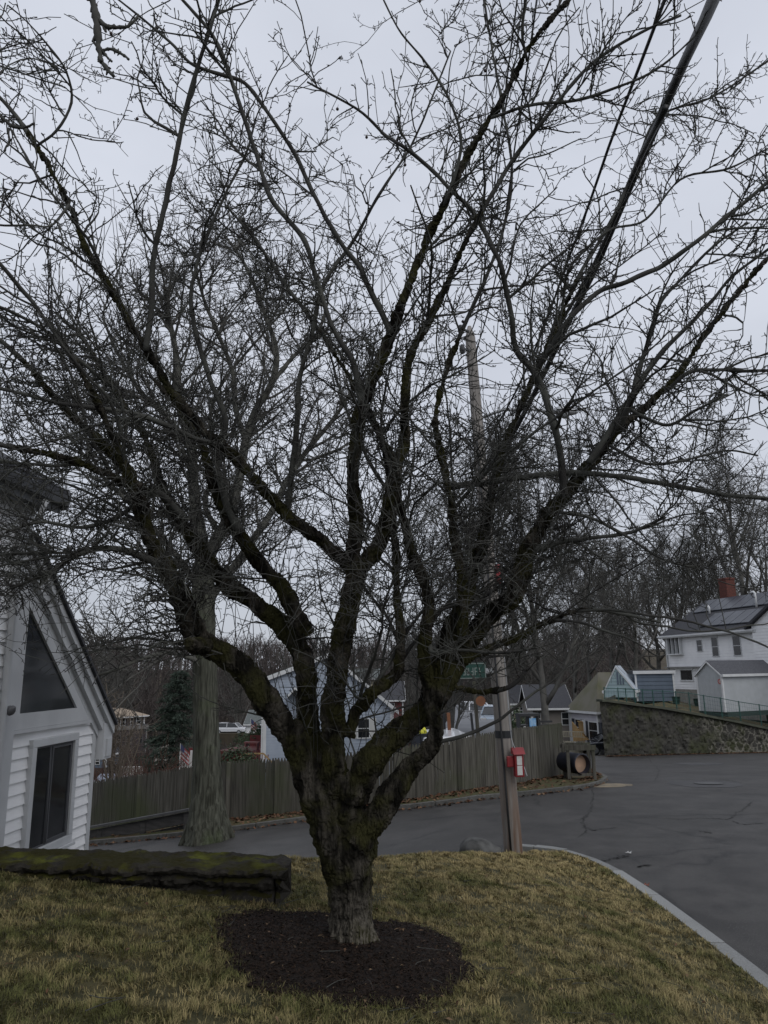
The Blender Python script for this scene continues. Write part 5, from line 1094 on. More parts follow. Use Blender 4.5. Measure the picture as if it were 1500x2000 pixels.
# ------------------------------------------------------------------ retaining wall, terrace, railing
RW = [(10.75, 37.3), (15.05, 38.9), (21.0, 41.5), (26, 43.8)]
def rw_y(x): 
    for (a, b), (c, d) in zip(RW, RW[1:]):
        if x <= c: return b+(d-b)*(x-a)/(c-a)
    return RW[-1][1]
def onrw(px, py):
    Y = 38.
    for _ in range(40): p = at(px, py, Y); Y = .5*Y+.5*rw_y(p.x)
    return at(px, py, Y)
RT = [onrw(*q) for q in [(1181, 1369), (1240, 1377), (1290, 1383), (1340, 1392), (1383, 1400), (1440, 1411), (1500, 1424), (1560, 1436)]]
def rw_top(x):
    if x <= RT[0].x: return RT[0].z
    for a, b in zip(RT, RT[1:]):
        if x <= b.x: return a.z+(b.z-a.z)*(x-a.x)/(b.x-a.x)
    return RT[-1].z
WR = empty('retaining_wall', (10.75, 37.3, -1.8), 0, 'tall mossy fieldstone retaining wall with pale mortar across the right hand road', 'wall'); w0 = WR.location.copy(); mb = MB(); cp = MB()
xs = np.linspace(10.75, 26, 230); R2 = random.Random(3)
prev = None
for i in range(len(xs)-1):
    for j in range(26):
        def P(x, u):
            y = rw_y(x); zb = roadz(x, y)-.3; z = zb+(rw_top(x)-zb)*u; q = Vector((x*1.2, z*1.2, 0)); vd = noise.voronoi(Vector((x*3.1, z*3.1, 0))+.35*noise.noise_vector(q*3))[0]; return Vector((x, y-.10*noise.noise(q*1.3)+.15*u-.04*noise.noise(q*5)-.20*min(.35, vd[1]-vd[0]), z))-w0
        mb.poly([P(xs[i], j/26), P(xs[i+1], j/26), P(xs[i+1], (j+1)/26), P(xs[i], (j+1)/26)])
for j in range(9):
    def P2(y, u): zb = roadz(10.75, y)-1.4; z = zb+(rw_top(10.75)-zb)*u; return Vector((10.75+.40*(y-37.3)+.05*noise.noise(Vector((y, z, 0))), y+(.15*u if y < 38 else 0), z))-w0
    ys = np.linspace(37.3, 52, 18)
    for i in range(17): mb.poly([P2(ys[i+1], j/9), P2(ys[i], j/9), P2(ys[i], (j+1)/9), P2(ys[i+1], (j+1)/9)])
mb.build('masonry', retm, WR)
for i in range(len(xs)-1):
    hz = .03*noise.noise(Vector((int(xs[i]*1.4), 0, 1))); A = Vector((xs[i], rw_y(xs[i])+.20, rw_top(xs[i])+.02+hz))-w0; B = Vector((xs[i+1], rw_y(xs[i+1])+.20, rw_top(xs[i+1])+.02+hz))-w0; cp.bar(A, B, .5, .12)
cp.build('coping', mat('dark coping', (.05, .055, .04), .9, (.08, .085, .06), 3), WR)
def terz(x, y): return rw_top(x)+.03+.02*(y-rw_y(min(x, 26)))+(.09*max(0, y-rw_y(min(x, 26))-1) if x > 17 else 0)*.7
sheet('terrace', [(10.9, 37.5), (15.05, 39.1), (21.0, 41.7), (26, 44), (40, 46), (40, 75), (25.8, 75)], lambda x, y: min(terz(x, y), 1.6), yardm, 1.2)
RL = empty('metal_railing', RT[0], 0, 'low dark green metal railing along the top of the retaining wall', 'railing'); r0_ = RL.location.copy()
rp = [(1182, 1344), (1209, 1345), (1224, 1346), (1241, 1347), (1257, 1348), (1277, 1349), (1297, 1350), (1322, 1352), (1348, 1354), (1377, 1359), (1410, 1364), (1446, 1371), (1486, 1377), (1530, 1384)]
tops_ = []
for px, py in rp:
    p = onrw(px, py)+Vector((0, .2, 0)); tops_.append(p-r0_); mb = MB(); b_ = Vector((p.x, p.y, rw_top(p.x)+.05))-r0_; mb.tube([b_, p-r0_+Vector((0, 0, .05))], .028, 6); mb.build('post', greenm, RL)
mb = MB()
for a, b in zip(tops_, tops_[1:]): mb.tube([a, b], .02, 5)
mb.build('top_rail', greenm, RL); mb = MB()
for a, b in zip(tops_, tops_[1:]):
    for k in range(1, 5):
        za = rw_top(a.x+r0_.x)+.05-r0_.z; zb = rw_top(b.x+r0_.x)+.05-r0_.z; mb.tube([Vector((a.x, a.y, za+(a.z-za)*k/5)), Vector((b.x, b.y, zb+(b.z-zb)*k/5))], .005, 3)
    n = int((b-a).length/.16)
    for i in range(n):
        c = a.lerp(b, (i+.5)/n); zc = rw_top(c.x+r0_.x)+.05-r0_.z; mb.tube([Vector((c.x, c.y, zc)), c], .004, 3)
mb.build('wire_mesh', greenm, RL)
# ------------------------------------------------------------------ generic houses (local frame: front wall on y=0 facing -y)
def clapwall(mb, P, u, nrm, z0, z1, lo, hi, ex):
    """lapped boards on the plane P + u*s, outward normal nrm"""
    n = max(1, int((z1-z0)/ex)); ex = (z1-z0)/n
    for i in range(n):
        a = z0+ex*i; b = a+ex; l0, h0, l1, h1 = lo(a), hi(a), lo(b), hi(b)
        if h0-l0 < .05: continue
        o0 = nrm*.03; o1 = nrm*.004; Z = Vector((0, 0, 1))
        mb.poly([P+u*l0+Z*a+o0, P+u*h0+Z*a+o0, P+u*max(l1, h1)+Z*b+o1, P+u*min(l1, max(l1, h1))+Z*b+o1]); mb.poly([P+u*l0+Z*a, P+u*h0+Z*a, P+u*h0+Z*a+o0, P+u*l0+Z*a+o0])
X_ = Vector((1, 0, 0)); Y_ = Vector((0, 1, 0)); Z_ = Vector((0, 0, 1))
def window(root, face, u, z, w, h, tr, shut=None, panes=(1, 2), name='window', depth=.05):
    """face: (origin, u axis, normal)"""
    P, U, Nn = face
    def q(a, b, o): return P+U*a+Z_*b+Nn*o
    mb = MB(); t = .09*min(1, w)
    def bar(a0, a1, b0, b1, o0=.0, o1=depth): mb.prism([q(a0, b0, o0), q(a1, b0, o0), q(a1, b1, o0), q(a0, b1, o0)], Nn*(o1-o0))
    bar(u-t, u+w+t, z+h, z+h+t); bar(u-t*1.3, u+w+t*1.3, z-t, z, 0, depth+.03); bar(u-t, u, z, z+h); bar(u+w, u+w+t, z, z+h)
    for i in range(1, panes[1]): bar(u, u+w, z+h*i/panes[1]-.022, z+h*i/panes[1]+.022, .0, depth-.015)
    for i in range(1, panes[0]): bar(u+w*i/panes[0]-.02, u+w*i/panes[0]+.02, z, z+h, .0, depth-.018)
    f = mb.build(name, tr, root); mb = MB(); mb.poly([q(u, z, .034), q(u+w, z, .034), q(u+w, z+h, .034), q(u, z+h, .034)]); mb.build('pane', glass, f)
    if shut:
        for a in (u-t-.38, u+w+t): mb = MB(); mb.prism([q(a, z-.05, .0), q(a+.36, z-.05, .0), q(a+.36, z+h+.05, .0), q(a, z+h+.05, .0)], Nn*.045); mb.build('shutter', shut, root)
    return f
def house(name, label, loc, rz, w, d, h, rh, roof, wallm, roofm, trimm, ex=.2, wins=(), over=.3, group=None, sides='FRL', trim_w=.12, thick=.12, ridge_off=.5):
    root = empty(name, loc, rz, label, 'house', group); mb = MB()
    gy = roof == 'gable_x'     # ridge along x: gables on the left/right walls
    def gab(s, L): return rh*(1-abs(s-L*ridge_off)/(L*(ridge_off if s < L*ridge_off else 1-ridge_off)))
    def lim(L, g, side):
        if not g: return (lambda z: 0.) if side == 0 else (lambda z: L)
        if side == 0: return lambda z: 0. if z <= h else L*ridge_off*(z-h)/rh
        return lambda z: L if z <= h else L-L*(1-ridge_off)*(z-h)/rh
    faces = {'F': (Vector((0, 0, 0)), X_, -Y_, w, roof == 'gable_y'), 'L': (Vector((0, d, 0)), -Y_, -X_, d, gy), 'R': (Vector((w, 0, 0)), Y_, X_, d, gy), 'B': (Vector((w, d, 0)), -X_, Y_, w, roof == 'gable_y')}
    for k, (P, U, Nn, L, g) in faces.items():
        pts = [P, P+U*L, P+U*L+Z_*h]+([P+U*(L*ridge_off if k in 'FR' else L*(1-ridge_off))+Z_*(h+rh)] if g else [])+[P+Z_*h]; mb.poly(pts)
        if ex and k in sides:
            r_ = ridge_off; 
            clapwall(mb, P, U, Nn, 0, h, lambda z: 0., lambda z: L, ex)
            if g: clapwall(mb, P, U, Nn, h, h+rh*.97, lim(L, g, 0), lim(L, g, 1), ex)
    mb.build('wall', wallm, root)
    for x, y in ((0, 0), (w, 0), (0, d), (w, d)): mb = MB(); sx = -1 if x == 0 else 1; sy = -1 if y == 0 else 1; mb.box(x-.0*sx-(trim_w if sx > 0 else .034), x+(trim_w if sx < 0 else .034), y-(.036 if sy < 0 else trim_w), y+(trim_w if sy < 0 else .036), -.0, h-.01); mb.build('corner_board', trimm, root)
    mb = MB(); ft = MB()
    o = over
    if roof == 'flat': mb.box(-o, w+o, -o, d+o, h+.01, h+.01+max(rh, .15)); ft.box(-o-.01, w+o+.01, -o-.02, -o-.002, h-.03, h+max(rh, .15)-.03)
    elif roof == 'hip':
        e = [(-o, -o, h), (w+o, -o, h), (w+o, d+o, h), (-o, d+o, h)]; k = min(w, d)/2*.95
        r1, r2 = ((k, d/2, h+rh), (w-k, d/2, h+rh)) if w >= d else ((w/2, k, h+rh), (w/2, d-k, h+rh))
        if w >= d: mb.poly([e[0], e[1], r2, r1]); mb.poly([e[1], e[2], r2]); mb.poly([e[2], e[3], r1, r2]); mb.poly([e[3], e[0], r1])
        else: mb.poly([e[0], e[1], r1]); mb.poly([e[1], e[2], r2, r1]); mb.poly([e[2], e[3], r2]); mb.poly([e[3], e[0], r1, r2])
        mb.poly(e[::-1]); ft.box(-o-.02, w+o+.02, -o-.03, -o-.005, h-.16, h-.002); ft.box(-o-.03, -o-.005, -o-.0, d+o, h-.16, h-.002); ft.box(w+o+.005, w+o+.03, -o, d+o, h-.16, h-.002)
    else:
        A = Vector; L = d if gy else w; H = w if gy else d
        def pt(s, z, t): return A((t, s, z)) if gy else A((s, t, z))
        sl0 = rh/(L*ridge_off); sl1 = rh/(L*(1-ridge_off)); rd = L*ridge_off; dz = .02
        for (s0, za, s1, zb) in ((-o, h-sl0*o, rd, h+rh), (L+o, h-sl1*o, rd, h+rh)):
            mb.prism([pt(s0, za+dz, -o), pt(s1, zb+dz, -o), pt(s1, zb+dz+thick, -o), pt(s0, za+dz+thick, -o)], pt(0, 0, H+2*o)-pt(0, 0, 0))
            for t in (-o-.03, H+o+.004): ft.prism([pt(s0, za+dz-.06, t), pt(s1, zb+dz-.06, t), pt(s1, zb+dz+thick-.035, t), pt(s0, za+dz+thick-.035, t)], pt(0, 0, .026)-pt(0, 0, 0))
            sg_ = -1 if s0 < 0 else 1; ft.prism([pt(s0+sg_*.004, za-.06, -o), pt(s0+sg_*.10, za-.04, -o), pt(s0+sg_*.10, za+.10, -o), pt(s0+sg_*.004, za+.10, -o)], pt(0, 0, H+2*o)-pt(0, 0, 0))
    r = mb.build('roof', roofm, root); ft.build('fascia', trimm, root)
    for wd in wins:
        k, u, z, ww, hh = wd[:5]; kw = wd[5] if len(wd) > 5 else {}; P, U, Nn, L, g = faces[k]; window(root, (P, U, Nn), u, z, ww, hh, kw.get('trim', trimm), kw.get('shut'), kw.get('panes', (1, 2)))
    return root, r, faces
def span(p0, p1):           # location, rotation and width of a wall between two world points (left, right)
    d = p1-p0; return math.atan2(d.y, d.x), math.hypot(d.x, d.y)
tw = mat('bright trim', (.62, .63, .63), .5, (.56, .57, .57), 3)
# --- blue house (asymmetric front gable)
Yb = 42.; bl = at(512, 1545, Yb); br_ = at(770, 1545, Yb+1.0); rz, w = span(bl, br_); zt = at(512, 1388, Yb).z
BH = empty('blue_house', bl, rz, 'blue grey clapboard house with white trim behind the middle of the stockade fence', 'house'); sc = w/258.
def bz(py): return (at(640, py, Yb+.5)-at(640, 1545, Yb+.5)).z
H1, H2, H3 = bz(1331), bz(1284), bz(1390); prof = [(0, 0), (w, 0), (w, H3), (w*.50, H2), (0, H1)]; rd = w*.50; Dd = 9.; mb = MB()
mb.prism([Vector((x, 0, z)) for x, z in prof][::-1], (0, Dd, 0))
clapwall(mb, Vector((0, 0, 0)), X_, -Y_, 0, H2-.05, lambda z: 0. if z < H1 else rd*(z-H1)/(H2-H1), lambda z: w if z < H3 else w-(w-rd)*(z-H3)/(H2-H3), .155); clapwall(mb, Vector((0, Dd, 0)), -Y_, -X_, 0, H1, lambda z: 0., lambda z: Dd, .155); mb.build('wall', bluev, BH)
mb = MB(); ft = MB()
for (a, b) in (((-.25, H1-.05), (rd, H2)), ((w+.3, H3-.3*(H2-H3)/(w-rd)), (rd, H2))):
    mb.prism([Vector((a[0], -.22, a[1]+.02)), Vector((b[0], -.22, b[1]+.02)), Vector((b[0], -.22, b[1]+.15)), Vector((a[0], -.22, a[1]+.15))], (0, Dd+.5, 0)); ft.prism([Vector((a[0], -.26, a[1]-.12)), Vector((b[0], -.26, b[1]-.12)), Vector((b[0], -.26, b[1]+.12)), Vector((a[0], -.26, a[1]+.12))], (0, .035, 0))
mb.build('roof', grey_roof, BH); ft.build('rake_board', tw, BH)
mb = MB(); mb.box(-.034, .16, -.038, .16, 0, H1-.02); mb.box(w-.16, w+.034, -.038, .16, 0, H3-.02); mb.build('corner_board', tw, BH)
fF = (Vector((0, 0, 0)), X_, -Y_)
def bx_(px): return (px-512)/258.*w
window(BH, fF, bx_(699), bz(1447), bx_(721)-bx_(699), bz(1411)-bz(1447), tw, mat('white shutter', (.52, .52, .5), .6), (3, 2)); window(BH, fF, bx_(567), bz(1448), bx_(582)-bx_(567), bz(1415)-bz(1448), tw, None, (2, 2)); window(BH, fF, bx_(640), bz(1352), .7, 1.0, tw, None, (2, 2))
mb = MB(); a0, a1, am = bx_(557), bx_(590), bx_(573); z0, z1 = bz(1366), bz(1349); mb.prism([Vector((a0, -.9, z0)), Vector((am, -.9, z1)), Vector((a1, -.9, z0)), Vector((a1, -.9, z0+.1)), Vector((am, -.9, z1+.12)), Vector((a0, -.9, z0+.1))], (0, .9, 0)); mb.build('porch_hood', tw, BH)
mb = MB(); mb.tube([(-.08, -.08, 0), (-.08, -.08, H1-.3)], .045, 6); mb.build('downspout', tw, BH)
# --- white house with solar roof
L0 = at(1306, 1303, 56.); R1_ = at(1484, 1291, 47.); rz, w = span(L0, R1_); ztop = at(1299, 1241, 56).z; hh = ztop-L0.z; base = L0-Vector((0, 0, 2.6)); base.z = L0.z-2.6
WH, wr, fc = house('white_house', 'white clapboard two storey house with solar panels on its dark roof at right', base, rz, w, 8.5, hh+2.6, 2.6, 'gable_x', white, asph_roof, tw, .19, over=.35, thick=.14)
def wu(px):      # distance along the wall for a photo column
    best = min(np.linspace(-1, w+1, 300), key=lambda s: abs((lambda p: 750+F*(p-Vector(CP)).dot(Vector(RR))/(p-Vector(CP)).dot(Vector(FW)))(Vector((L0.x+math.cos(rz)*s, L0.y+math.sin(rz)*s, L0.z)))-px)); return float(best)
def wz(px, py): s = wu(px); Y = L0.y+math.sin(rz)*s; return at(px, py, Y).z-base.z
P, U, Nn = fc['F'][:3]
for a, b, t, bt in ((1367, 1376, 1248, 1257.5), (1396, 1407.5, 1231, 1256), (1438, 1452, 1230, 1255)):
    s0, s1 = wu(a), wu(b); z1 = hh+2.6-.42-(.0 if a > 1380 else .12); z0 = z1-(1.25 if a > 1380 else .75); window(WH, (P, U, Nn), s0, z0, s1-s0, z1-z0, trim, None, (1, 2))
s0, s1 = wu(1313), wu(1336); z0, z1 = wz(1320, 1277), wz(1320, 1243); f = window(WH, (P, U, Nn), s0, z0, s1-s0, z1-z0, tw, None, (3, 1), depth=.28); f['label'] = 'projecting triple casement window'
# lower storey is set back: cover strip and triple window below it
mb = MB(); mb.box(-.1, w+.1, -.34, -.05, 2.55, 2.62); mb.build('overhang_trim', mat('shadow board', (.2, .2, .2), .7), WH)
s0, s1 = wu(1329), wu(1351); z0, z1 = wz(1340, 1328), wz(1340, 1309); window(WH, (P, U, Nn), s0, z0, s1-s0, z1-z0, tw, None, (3, 1))
mb = MB(); mb.box(-.06, w+.0, -.06, .0, -.8, wz(1330, 1346)); mb.build('foundation', concrete, WH)
mb = MB(); mb.tube([(w-.2, -.40, hh+2.5), (w+.05, -.1, hh+2.2), (w-.05, -.09, 0)], .05, 6); mb.build('downspout', tw, WH); mb = MB(); mb.tube([(.02, -.1, hh+2.4), (.02, -.1, 0)], .045, 6); mb.build('downspout', tw, WH)
mb = MB(); mb.box(-.4, w+.3, -.52, -.36, hh+2.42, hh+2.54); mb.build('gutter', tw, WH)
hip = hh+2.6; rhh = 2.6
def roofpt(x, y, o=.05): return Vector((x, y, hip+rhh*y/4.25+.16+o))
def panel(x0, x1, y0, y1): 
    mb = MB(); mb.prism([roofpt(x0, y0, .08), roofpt(x1, y0, .08), roofpt(x1, y1, .08), roofpt(x0, y1, .08)], (0, 0, .05)); o = mb.build('solar_panel', solar, WH); return o
for i in range(9): panel(.35+i*1.05, 1.35+i*1.05, 2.35, 3.95)
for i in range(6): panel(3.5+i*1.05, 4.5+i*1.05, .30, 1.85)
cx = 1.6; ch = empty  # brick chimney
mb = MB(); mb.box(.9, 1.75, 4.6, 5.4, hip+1.0, hip+rhh+1.75); mb.box(.86, 1.79, 4.56, 5.44, hip+rhh+1.6, hip+rhh+1.72); o = mb.build('chimney', brick, wr)
for x, y, hgt in ((2.6, 2.1, .5), (7.2, 2.2, 1.0)):
    b = roofpt(x, y, 0); mb = MB(); mb.tube([b, b+Vector((0, 0, hgt)), b+Vector((-.12, 0, hgt+.12)), b+Vector((-.3, 0, hgt+.1)), b+Vector((-.38, 0, hgt))], .075, 8); mb.build('vent_pipe', tw, wr, smooth=True)
# gabled wing at the right
wg = Vector((w+.05, -.35, 0)); mb = MB(); WW = 8.; Hw = hip+.1; pr = [Vector((0, 0, 0)), Vector((WW, 0, 0)), Vector((WW, 0, Hw)), Vector((WW/2, 0, Hw+2.3)), Vector((0, 0, Hw))]; mb.prism([wg+p for p in pr][::-1], (0, 7, 0))
clapwall(mb, wg, X_, -Y_, 0, Hw, lambda z: 0., lambda z: WW, .19); clapwall(mb, wg, X_, -Y_, Hw, Hw+2.2, lambda z: WW/2*(z-Hw)/2.3, lambda z: WW-WW/2*(z-Hw)/2.3, .19); o = mb.build('wall', white, WH); o['label'] = 'gabled wing at the right end'
mb = MB()
for sgn in (0, 1):
    a = Vector((-.35 if sgn == 0 else WW+.35, -.3, Hw-.2)); b = Vector((WW/2, -.3, Hw+2.3)); mb.prism([wg+a+Z_*.02, wg+b+Z_*.02, wg+b+Z_*.2, wg+a+Z_*.2], (0, 8, 0))
mb.build('roof', asph_roof, WH)
# --- shed on the terrace
A = at(1367, 1384, 43.2); B = at(1417, 1391, 41.6); rz, w = span(A, B); A.z = B.z = min(A.z, B.z)
h_ = at(1417, 1318, 41.6).z-A.z; rh_ = at(1384, 1293, 42.6).z-A.z-h_
SH, sr, fc = house('garden_shed', 'pale grey garden shed with dark shingle roof behind the metal railing', A, rz, w, 4.6, h_, rh_, 'gable_y', mat('pale grey board', (.40, .42, .435), .7, (.36, .38, .39), 3), mat('charcoal shingle', (.055, .057, .066), .9, (.085, .087, .097), 12), tw, 0, over=.08, trim_w=.07, thick=.07)
mb = MB(); 
for i in range(1, 6): mb.box(w*i/6-.006, w*i/6+.006, -.012, -.001, .05, h_)
mb.build('batten', trim, SH); mb = MB(); mb.tube([(w*.93, -.02, h_*.82), (w*.93, -.035, h_*.82)], .15, 18); mb.build('round_sign', mat('faded red sign', (.36, .09, .09), .6), SH); mb = MB(); mb.tube([(w*.93, -.036, h_*.82), (w*.93, -.042, h_*.82)], .085, 18); mb.build('sign_face', mat('faded pink', (.42, .30, .28), .6), SH)
mb = MB(); mb.box(-.1, w+.1, .05, 4.6, -.25, -.005); mb.build('base', mat('dark green base', (.03, .05, .045), .8), SH)
# --- teal gable building and slate blue garage behind the wall
A = at(1181, 1362, 46.); B = at(1243, 1364, 45.3); rz, w = span(A, B); hap = at(1206, 1303, 45.7).z-A.z
TGb, tr_, fc = house('teal_gable_cabin', 'small steep teal gable building above the left end of the retaining wall', A, rz, w, 4., .35, hap-.35, 'gable_y', tealv, mat('pale plank roof', (.42, .47, .52), .7, (.36, .40, .45), 4), tw, .18, over=.03, trim_w=.05, thick=.08, ridge_off=.42)
mb = MB()
for i in range(3): mb.box(w*.44+i*.16, w*.44+i*.16+.09, -.05, -.033, hap*.42, hap*.42+.75-.18*i)
mb.build('vent_slats', slatev, TGb)
A = at(1244, 1360, 47.5); B = at(1319, 1358, 47.); rz, w = span(A, B); house('slate_garage', 'slate blue flat roofed garage between the teal gable and the white house', A-Vector((0, 0, .3)), rz, w, 4., at(1280, 1315, 47.2).z-A.z+.3, .2, 'flat', slatev, asph_roof, tw, .22, over=.12, trim_w=.07)
# --- taupe house, mossy roofed house, stairs, deck
Y = 56.; A = at(1041, 1452, Y); B = at(1117, 1452, Y-.3); rz, w = span(A, B); h_ = at(1080, 1382, Y).z-A.z
TH_, tr2, fc = house('taupe_house', 'taupe sided house with dark low roof behind the right end of the fence', A, rz, w, 8, h_, 1.5, 'gable_x', taupe, asph_roof, tw, 0, wins=[('F', w*.79, h_*.52, w*.165, h_*.33), ('F', w*.16, h_*.5, w*.07, h_*.38)], over=.3)
A = at(1119, 1455, 55.6); B = at(1172, 1460, 52.6); A.z = B.z = -3.6; rz, w = span(A, B); h_ = at(1172, 1390, 52.6).z-A.z
dkshut = mat('black shutter', (.03, .035, .045), .5); lav = mat('lavender white siding', (.50, .49, .53), .6, (.44, .43, .47), 2)
MH, mr, fc = house('moss_roofed_house', 'lavender white house with large mossy roof and dark shutters beside the retaining wall', A, rz, w, 5.4, h_, 2.7, 'hip', lav, moss_roof, tw, .2, wins=[('F', w*.17, h_*.45, .62, h_*.34, {'shut': dkshut}), ('F', w*.68, h_*.40, 1.0, h_*.36, {'shut': dkshut, 'panes': (3, 2)})], over=.3, ridge_off=.82)
mb = MB(); mb.box(w*.42, w*.56, -.06, -.0, h_*.30, h_*.80); mb.build('door', tw, MH)
sa = at(1120, 1452, 54.0); sb = at(1158, 1455, 52.6); sa.z = sb.z = -3.1; rz, w = span(sa, sb); TS_ = empty('wooden_stairs', sa, rz, 'tan boarded entrance stairs in front of the lavender white house', 'stairs')
hs = at(1125, 1410, 53.5).z-sa.z; mb = MB(); mb.prism([(0, 0, 0), (w, 0, 0), (w, 0, hs*.25), (w*.55, 0, hs*.52), (w*.45, 0, hs*.62), (0, 0, hs)], (0, .05, 0)); mb.build('skirt', tanw, TS_)
mb = MB()
for i in range(9): x = w*(.1+.09*i); mb.box(x, x+w*.09, .06, 1.1, .0, hs*(.60-.055*i))
mb.build('steps', tanw, TS_); mb = MB(); mb.bar((w*.30, .0, hs*1.02), (w*.55, .0, hs*1.02), .06, .06)
for i in range(7): x = w*(.31+.035*i); mb.box(x, x+.04, 0.06, .10, hs*.5, hs*1.0)
mb.build('railing', tanw, TS_)
da = at(1094, 1458, 52.5); db = at(1138, 1459, 51.8); rz, w = span(da, db); DK = empty('deck', da, rz, 'low cream painted deck with railing below the taupe house', 'deck'); hd_ = at(1115, 1431, 52).z-da.z; mb = MB(); mb.box(0, w, 0, 2, -.5, hd_*.18)
for i in range(int(w/.13)): mb.box(i*.13, i*.13+.06, -.03, -.002, -.2, hd_*.42)
mb.build('platform', creamw, DK); mb = MB(); mb.box(0, w, 1.0, 1.06, hd_*.94, hd_); mb.box(0, w, 1.0, 1.05, hd_*.58, hd_*.62)
for i in range(int(w/.13)): mb.box(i*.13, i*.13+.05, 1.0, 1.04, hd_*.6, hd_*.95)
mb.build('railing', creamw, DK)
# cream house and dark framed cart between pole and taupe house
Y = 66.; A = at(1001, 1412, Y); B = at(1028, 1412, Y); rz, w = span(A, B); h_ = at(1010, 1374, Y).z-A.z; house('cream_house', 'small cream house with white windows just right of the pole', A, rz, w, 6, h_, 1.4, 'gable_x', creamw, asph_roof, tw, 0, wins=[('F', w*.15, h_*.5, w*.3, h_*.3), ('F', w*.6, h_*.5, w*.28, h_*.3)], over=.2)
Y = 75.; A = at(1027, 1412, Y); B = at(1042, 1412, Y); rz, w = span(A, B); h_ = at(1030, 1372, Y).z-A.z; house('grey_gable_house', 'narrow grey gabled house between the cream house and the taupe house', A, rz, w, 7, h_, 1.3, 'gable_y', mat('mid grey siding', (.2, .21, .22), .7), asph_roof, tw, 0, wins=[('F', w*.3, h_*.5, w*.35, h_*.3)], over=.2)
p = at(1032, 1418, 27.); GC = empty('play_kitchen', p, .1, 'black framed rack with blue panel and white bottle behind the right fence section', 'rack'); mb = MB()
for x in (-.36, .0, .33): mb.box(x-.03, x+.03, -.2, .2, -.6, .45)
mb.box(-.4, .38, -.22, .22, .34, .45); mb.box(-.38, -.0, -.18, .18, .0, .06); mb.build('frame', black, GC, bevel=.01); mb = MB(); mb.box(-.02, .22, -.24, -.21, -.2, .28); mb.build('panel', mat('sky blue plastic', (.08, .28, .55), .4, (.3, .45, .6), 6), GC); mb = MB(); mb.tube([(-.2, -.2, -.5), (-.2, -.2, -.2), (-.2, -.2, -.1), (-.2, -.2, 0)], [.11, .11, .05, .04], 10); mb.build('bottle', whitep, GC, smooth=True)
GC.name = 'storage_rack'
p = at(1053, 1412, 27.); BN = empty('bench', p, .05, 'black slatted bench top showing above the fence beside the tree trunk', 'bench'); mb = MB()
for k in range(3): mb.box(-.42, .48, -.02, .02, -.25+k*.13, -.18+k*.13)
mb.build('backrest', black, BN); mb = MB(); mb.box(-.4, .46, -.5, -.03, -.40, -.35); mb.build('seat', black, BN)
for x in (-.36, .4): mb = MB(); mb.box(x-.03, x+.03, -.45, .0, -.8, -.405); mb.build('leg', black, BN)
def bush(name, label, loc, rx, ry, rz_, m, n=1400, leaf=.09):
    r_ = np.random.default_rng(int(abs(loc[0]*100))+n); V = []
    for _ in range(n):
        d = r_.normal(size=3); d /= np.linalg.norm(d); q = d*r_.uniform(.55, 1.05)**.6*np.array([rx, ry, rz_])*(1+.2*noise.noise(Vector(d*2.5))); q[2] = abs(q[2]); a = perp(d, r_)*leaf*.5; b = np.cross(a, d)+r_.normal(size=3)*leaf*.2; V += [q-a, q+b*1.2, q+a, q-b*.6]
    V = np.array(V); root = npmesh(name, V, np.arange(len(V)).reshape(-1, 4), m); root.location = loc; tag(root, label, 'shrub'); return root
bush('evergreen_shrub', 'small green shrub beside the pole, below the cream house', at(1005, 1425, 40), .8, .6, 1.2, shrubg, 900)
